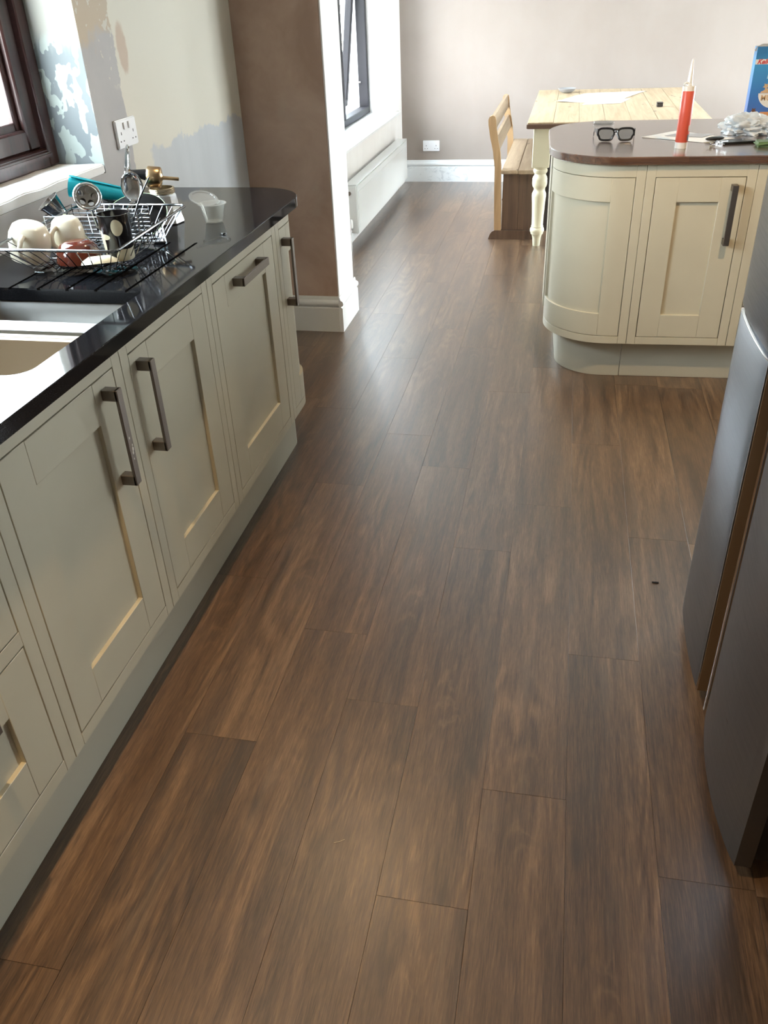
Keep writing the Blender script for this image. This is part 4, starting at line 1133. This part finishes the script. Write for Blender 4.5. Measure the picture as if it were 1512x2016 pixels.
# cutlery caddy of fine wire
cd = thing('cutlery_caddy', (-1.19, 2.06, BZ), 'fine wire cutlery caddy inside the dish rack', 'caddy')
bm = bmesh.new()
cx0, cx1, cy0, cy1, cz0, cz1 = -1.30, -1.078, 1.985, 2.125, BZ + .0035, 1.020
nr = 9
for i in range(nr):
    z = cz0 + (cz1 - cz0) * i / (nr - 1)
    tube(bm, [(cx0, cy0, z), (cx1, cy0, z), (cx1, cy1, z), (cx0, cy1, z)] if i in (0, nr - 1) else [(cx0, cy0, z), (cx0, cy1, z), (cx1, cy1, z), (cx1, cy0, z)], .0013, 5, closed=(i in (0, nr - 1)))
for x, y in [(cx0, cy0), (cx1, cy0), (cx1, cy1), (cx0, cy1), ((cx0 + cx1) / 2, cy1), ((cx0 + cx1) / 2 + .004, cy1), (cx1, (cy0 + cy1) / 2)]:
    tube(bm, [(x, y, cz0), (x, y, cz1)], .0013, 5)
for i in range(9):
    x = cx0 + (cx1 - cx0) * (i + 1) / 10; tube(bm, [(x, cy0, cz0), (x, cy1, cz0)], .0013, 5)
o = finish('wire_grid', bm, M_WIRE, cd); o['kind'] = 'stuff'

# mugs ------------------------------------------------------
M_MUG = mat('cream_glaze', (.76, .70, .56), .12, spec=.6)
M_MUGI = mat('white_glaze', (.80, .79, .74), .12, spec=.6)
def mug(label, loc, rot, m, r=.046, h=.082, hang=0.):
    M = Matrix.Translation(Vector(loc)) @ rot.to_4x4()
    t = thing('mug', loc, label, 'mug', rot=rot.to_3x3())
    bm = bmesh.new()
    lathe(bm, [(0, 0), (r * .62, 0), (r * .80, .006), (r * .97, h * .28), (r * 1.02, h * .55), (r * .96, h * .85), (r * .92, h), (r * .87, h + .001), (r * .87, h * .96), (r * .93, h * .55), (r * .86, h * .25), (r * .6, .008), (0, .008)], M, 36)
    finish('body', bm, m, t)
    bm = bmesh.new(); P = [Vector((math.cos(hang) * (r * .92 + .026 * math.sin(a)), math.sin(hang) * (r * .92 + .026 * math.sin(a)), h * .52 + .026 * math.cos(a))) for a in [PI * k / 10 for k in range(11)]]
    tube(bm, [M @ p for p in P], .0062, 10); finish('handle', bm, m, t)
    return t
FLIP = Matrix.Rotation(PI, 4, 'X')
mug('cream mug upside down, nearest the window end of the dish rack', (-1.292, 1.905, BZ + .092), Matrix.Rotation(math.radians(14), 4, 'Y') @ FLIP, M_MUG, r=.050, h=.088, hang=math.radians(78))
mug('cream mug upside down just behind the nearest mug', (-1.255, 2.005, BZ + .084), Matrix.Rotation(math.radians(2), 4, 'X') @ FLIP, M_MUG, r=.041, h=.080, hang=math.radians(100))
# brown bowl upside down, cream saucer
t = thing('brown_bowl', (-1.165, 1.895, BZ + .004), 'small reddish brown glazed bowl upside down in front of the mugs', 'bowl')
bm = bmesh.new(); lathe(bm, [(.0, .046), (.028, .046), (.040, .042), (.052, .024), (.055, .006), (.056, .0), (.052, .0), (.050, .01), (.038, .037), (0, .041)], Matrix.Translation((-1.170, 1.897, BZ + .006)), 36)
finish('body', bm, mat('brown_glaze', (.085, .017, .009), .08, spec=.6), t)
t = thing('cream_dish', (-1.095, 1.835, BZ), 'small cream dish resting at the front corner of the dish rack', 'dish')
bm = bmesh.new(); lathe(bm, [(0, .0), (.024, 0), (.042, .010), (.0455, .018), (.043, .0185), (.038, .012), (.02, .005), (0, .004)], Matrix.Translation((-1.10, 1.868, BZ + .026)) @ Matrix.Rotation(math.radians(168), 4, 'X') @ Matrix.Rotation(math.radians(6), 4, 'Y'), 32)
finish('body', bm, mat('pale_cream_glaze', (.76, .72, .54), .2), t)

# cow print tumbler
def cow(g):
    c = g.coord(); n = g.noise(c, 17, 1, .3, .2)
    x, y, z = g.sep(c)
    def blob(cx, cz, rx, rz):
        d = g.math('ADD', g.math('POWER', g.math('DIVIDE', g.math('SUBTRACT', x, cx), rx), 2.), g.math('POWER', g.math('DIVIDE', g.math('SUBTRACT', z, cz), rz), 2.))
        return g.math('SUBTRACT', 1., g.step(g.math('ADD', d, g.math('MULTIPLY', g.math('SUBTRACT', n, .5), 1.6)), .97, 1.03))
    m = g.math('MAXIMUM', blob(.020, .082, .011, .019), g.math('MAXIMUM', blob(-.026, .040, .010, .030), blob(.026, .008, .022, .022)))
    m = g.math('MAXIMUM', m, blob(-.014, .060, .014, .006))
    g.color(g.mix(m, (.012, .010, .010), (.74, .68, .50)))
M_COW = mat('cow_print_glaze', rough=.15, build=cow)
t = thing('cow_print_tumbler', (-1.078, 1.935, BZ + .002), 'black tumbler with cream cow patches standing in the rack', 'tumbler')
bm = bmesh.new(); lathe(bm, [(0, 0), (.032, 0), (.034, .003), (.0395, .106), (.0405, .110), (.0375, .110), (.032, .006), (0, .006)], Matrix.Translation((-1.078, 1.935, BZ + .002)), 36)
finish('body', bm, M_COW, t)

# black frying-pan-like plate on edge with pale rim
t = thing('black_plate', (-1.20, 2.19, BZ), 'large black plate with pale green rim leaning at the back of the dish rack', 'plate')
Mp = Matrix.Translation((-1.172, 2.215, .976)) @ Matrix.Diagonal((1.07, 1.07, 1.07, 1)) @ Matrix.Rotation(math.radians(-12), 4, 'Z') @ Matrix.Rotation(math.radians(30), 4, 'X') @ Matrix.Rotation(math.radians(8), 4, 'Y')
bm = bmesh.new(); lathe(bm, [(0, .0), (.055, .0), (.060, -.002), (.0855, -.012), (.0865, -.010), (.062, .003), (0, .004)], Mp, 48); finish('body', bm, mat('black_glaze', (.006, .006, .006), .6, spec=.05), t)
bm = bmesh.new(); tube(bm, [Mp @ Vector((.087 * math.cos(a), .087 * math.sin(a), -.011)) for a in [2 * PI * i / 48 for i in range(48)]], .0013, 6, closed=True); finish('rim_line', bm, mat('pale_green_rim', (.42, .58, .36), .3), t)

# teal rolled mat
M_TEAL = mat('teal_plastic', (.012, .30, .33), .35)
t = thing('teal_mat', (-1.31, 2.19, 1.03), 'rolled teal plastic chopping mat lying across the rack towards the wall', 'chopping mat')
def rolled(p0, p1, r0, r1, turns=1.35, n=40, m=10):
    p0 = Vector(p0); p1 = Vector(p1); ax = (p1 - p0).normalized(); s = ax.cross(Vector((0, 0, 1))).normalized(); u = s.cross(ax)
    bm = bmesh.new(); rows = []
    for j in range(m + 1):
        v = j / m; c_ = p0.lerp(p1, v); R_ = r0 + (r1 - r0) * v; row = []
        for i in range(n + 1):
            a = 2 * PI * turns * i / n + 1.2; rr_ = R_ * (1 - .30 * (i / n))
            row.append(bm.verts.new(c_ + (s * math.cos(a) + u * math.sin(a)) * rr_))
        rows.append(row)
    for a, b in zip(rows, rows[1:]):
        for i in range(n): bm.faces.new((a[i], a[i + 1], b[i + 1], b[i]))
    bmesh.ops.solidify(bm, geom=bm.faces[:], thickness=.0015); return bm
finish('sheet', rolled((-1.375, 2.26, 1.040), (-1.19, 2.32, 1.000), .032, .016), M_TEAL, t)

# chrome measuring cup + plunger disc
t = thing('steel_cup', (-1.34, 2.10, 1.03), 'shiny steel cup tipped over in the cutlery caddy by the wall', 'cup')
Mc = Matrix.Translation((-1.350, 2.135, 1.000)) @ Matrix.Rotation(math.radians(-32), 4, 'Y') @ Matrix.Rotation(math.radians(18), 4, 'X')
bm = bmesh.new(); lathe(bm, [(0, -.03), (.012, -.03), (.020, -.01), (.030, .030), (.034, .034), (.034, .036), (.029, .036), (.018, -.008), (0, -.026)], Mc, 32); finish('body', bm, M_CHROME, t)
t = thing('plunger_disc', (-1.27, 2.08, 1.03), 'round steel plunger disc with holes facing the camera, on top of the caddy', 'plunger')
MDR = .0315
Md = Matrix.Translation((-1.215, 2.07, 1.052)) @ Matrix.Rotation(math.radians(34), 4, 'Z') @ Matrix.Rotation(math.radians(66), 4, 'X')
bm = bmesh.new(); tube(bm, [Md @ Vector((MDR * math.cos(a), MDR * math.sin(a), 0)) for a in [2 * PI * i / 36 for i in range(36)]], .0052, 10, closed=True); finish('outer_ring', bm, M_CHROME, t)
hol = [[(.017 * math.cos(2 * PI * k / 5) + .0078 * math.cos(a), .017 * math.sin(2 * PI * k / 5) + .0078 * math.sin(a)) for a in [2 * PI * i / 14 for i in range(14)]] for k in range(5)]
bm = bmesh.new(); slab(bm, [(.030 * math.cos(a), .030 * math.sin(a)) for a in [2 * PI * i / 36 for i in range(36)]], hol, -.002, .0); bm.transform(Md)
finish('strainer_plate', bm, mat('dull_steel', (.30, .28, .25), .35, 1.0), t, smooth=0)
bm = bmesh.new(); lathe(bm, [(0, -.0235), (.028, -.0235), (.031, -.018), (.031, -.001), (.028, -.003), (0, -.010)], Md, 32); finish('back_cup', bm, M_CHROME, t)
bm = bmesh.new(); tube(bm, [Md @ Vector((0, 0, -.02)), (-1.22, 2.10, .96)], .004, 8); finish('stem', bm, M_CHROME, t)

# steel serving spoon, black spatula handle
t = thing('serving_spoon', (-1.14, 2.05, .94), 'large steel serving spoon standing bowl up in the caddy', 'spoon')
Ms = Matrix.Translation((-1.128, 2.155, 1.060)) @ Matrix.Rotation(math.radians(30), 4, 'Z') @ Matrix.Rotation(math.radians(-12), 4, 'X')
bm = bmesh.new(); bmesh.ops.create_uvsphere(bm, u_segments=28, v_segments=18, radius=1)
bmesh.ops.delete(bm, geom=[v for v in bm.verts if v.co.y < -.35], context='VERTS')
for v in bm.verts: v.co = Vector((v.co.x * .029, v.co.y * .014, v.co.z * .038 * (1 - .0 * v.co.z)))
bmesh.ops.solidify(bm, geom=bm.faces[:], thickness=.001); bm.transform(Ms); finish('bowl', bm, M_CHROME, t)
bm = bmesh.new(); P0 = Ms @ Vector((0, .006, -.033))
tube(bm, [P0, Vector((-1.140, 2.12, 1.00)), Vector((-1.150, 2.07, BZ + .010))], [.008, .006, .0045], 8); finish('handle', bm, M_CHROME, t)
t = thing('black_skewer', (-1.11, 2.10, .94), 'thin black utensil handle leaning right out of the caddy', 'utensil')
bm = bmesh.new(); tube(bm, [(-1.140, 2.10, BZ + .008), (-1.100, 2.13, 1.035), (-1.072, 2.15, 1.085)], [.003, .0026, .0018], 8); finish('rod', bm, M_BLACK, t)
t = thing('steel_knife', (-1.24, 2.05, BZ + .006), 'pale flat knife leaning inside the cutlery caddy', 'knife')
bm = bmesh.new(); prism(bm, [(-1.285, 1.012), (-1.278, 1.012), (-1.222, .945), (-1.232, .942)], .002, 'y', 2.05); finish('blade', bm, mat('pale_cutlery', (.66, .68, .52), .3), t, smooth=0)

# moka pot boiler with a funnel on it
t = thing('moka_pot_base', (-1.155, 2.39, ZW), 'faceted aluminium coffee pot base behind the dish rack', 'coffee pot')
MM = Matrix.Translation((-1.162, 2.395, ZW)) @ Matrix.Rotation(math.radians(12), 4, 'Z')
bm = bmesh.new(); lathe(bm, [(0, 0), (.052, 0), (.0535, .003), (.046, .038), (.0455, .042), (.041, .078), (.038, .083), (0, .083)], MM, 8)
finish('boiler', bm, mat('polished_aluminium', (.78, .80, .82), .12, 1.0), t, smooth=12)
bm = bmesh.new()
for i in range(4): tube(bm, [MM @ Vector((.0365 * math.cos(a), .0365 * math.sin(a), .086 + i * .0035)) for a in [2 * PI * k / 32 for k in range(32)]], .0019, 6, closed=True)
lathe(bm, [(.036, .082), (.036, .099), (.033, .099), (.033, .082)], MM, 32)
finish('screw_thread', bm, mat('brassy_steel', (.55, .46, .32), .22, 1.0), t)
t = thing('coffee_funnel', (-1.16, 2.395, 1.03), 'brassy coffee funnel lying sideways on the coffee pot base', 'funnel')
Mf = Matrix.Translation((-1.192, 2.385, 1.043)) @ Matrix.Rotation(math.radians(14), 4, 'Z') @ Matrix.Rotation(math.radians(97), 4, 'Y')
bm = bmesh.new(); lathe(bm, [(.0285, 0), (.0295, .0015), (.0295, .034), (.027, .037), (.008, .040), (.0052, .043), (.0048, .088), (.0038, .088), (.0042, .043), (.024, .036), (.0275, .032), (.0275, .001)], Mf, 32)
bm.faces.ensure_lookup_table(); finish('body', bm, mat('tarnished_brass', (.42, .29, .16), .28, 1.0), t)

# glass lid with black knob against the wall
t = thing('glass_pan_lid', (-1.30, 2.47, ZW), 'round glass pan lid with a black knob propped on edge against the wall', 'pan lid')
t0 = t
t = thing('black_milk_pan', (-1.325, 2.44, ZW), 'small black pan behind the cutlery caddy holding the glass lid', 'pan')
bm = bmesh.new(); lathe(bm, [(0, 0), (.046, 0), (.050, .004), (.052, .060), (.050, .060), (.047, .006), (0, .004)], Matrix.Translation((-1.325, 2.44, ZW)), 32); finish('body', bm, mat('black_enamel', (.012, .012, .013), .3), t)
bm = bmesh.new(); tube(bm, [(-1.30, 2.395, ZW + .052), (-1.292, 2.36, ZW + .062), (-1.285, 2.31, ZW + .078)], [.005, .008, .009], 8); finish('handle', bm, M_BLACK, t)
t = t0
Mg = Matrix.Translation((-1.290, 2.45, 1.043)) @ Matrix.Diagonal((.76, .76, .76, 1)) @ Matrix.Rotation(math.radians(30), 4, 'Z') @ Matrix.Rotation(math.radians(102), 4, 'Y')
bm = bmesh.new(); lathe(bm, [(0, .016), (.04, .013), (.075, .005), (.098, 0), (.098, -.002), (.075, .002), (.04, .010), (0, .013)], Mg, 48); finish('dome', bm, M_CLEAR, t)
bm = bmesh.new(); tube(bm, [Mg @ Vector((.099 * math.cos(a), .099 * math.sin(a), 0)) for a in [2 * PI * i / 48 for i in range(48)]], .0030, 8, closed=True); finish('steel_rim', bm, M_CHROME, t)
bm = bmesh.new(); lathe(bm, [(0, .014), (.012, .014), (.014, .026), (.020, .062), (.0215, .068), (.018, .072), (0, .072)], Mg, 20); finish('knob', bm, M_BLACK, t)

# ------------------------------------------------------------------ tiny floor litter
t = thing('floor_splinter', (-.35, 1.0, 0), 'tiny pale splinter lying on the floor in front of the drawer cabinet', 'splinter')
bm = bmesh.new(); tube(bm, [(-.365, 1.028, .0012), (-.352, 1.034, .0015), (-.345, 1.040, .0012)], .0006, 5); finish('sliver', bm, mat('pale_sliver', (.6, .5, .38), .6), t)
t = thing('dark_chip', (.34, 2.03, 0), 'small black chip on the floor near the foot of the fridge', 'chip')
bm = B(.333, .352, 2.022, 2.028, .0003, .003, bev=.0005); finish('chip_body', bm, M_BLACK, t)
# paint flecks on the sink cabinet handle
bm = bmesh.new()
for (dy, z, r_) in ((-.002, .700, .0022), (.003, .672, .0035), (.001, .664, .0028), (.004, .681, .002), (0, .65, .0018)):
    b2 = bmesh.new(); bmesh.ops.create_icosphere(b2, subdivisions=2, radius=r_)
    for v in b2.verts: v.co = Vector((v.co.x * .25 + XF + .0362, v.co.y + 1.424 + dy, v.co.z * 1.6 + z))
    me = bpy.data.meshes.new('x'); b2.to_mesh(me); b2.free(); bm.from_mesh(me); bpy.data.meshes.remove(me)
# flecks belong to the handle: merged as a second material
me = h.data; bm.transform(mwof(h).inverted()); tmp = bmesh.new(); tmp.from_mesh(me)
n0 = len(tmp.faces); m2 = bpy.data.meshes.new('y'); bm.to_mesh(m2); tmp.from_mesh(m2); bpy.data.meshes.remove(m2); bm.free()
tmp.faces.ensure_lookup_table()
for f in tmp.faces[n0:]: f.material_index = 1
tmp.to_mesh(me); tmp.free(); me.materials.append(mat('white_fleck', (.7, .7, .66), .6))
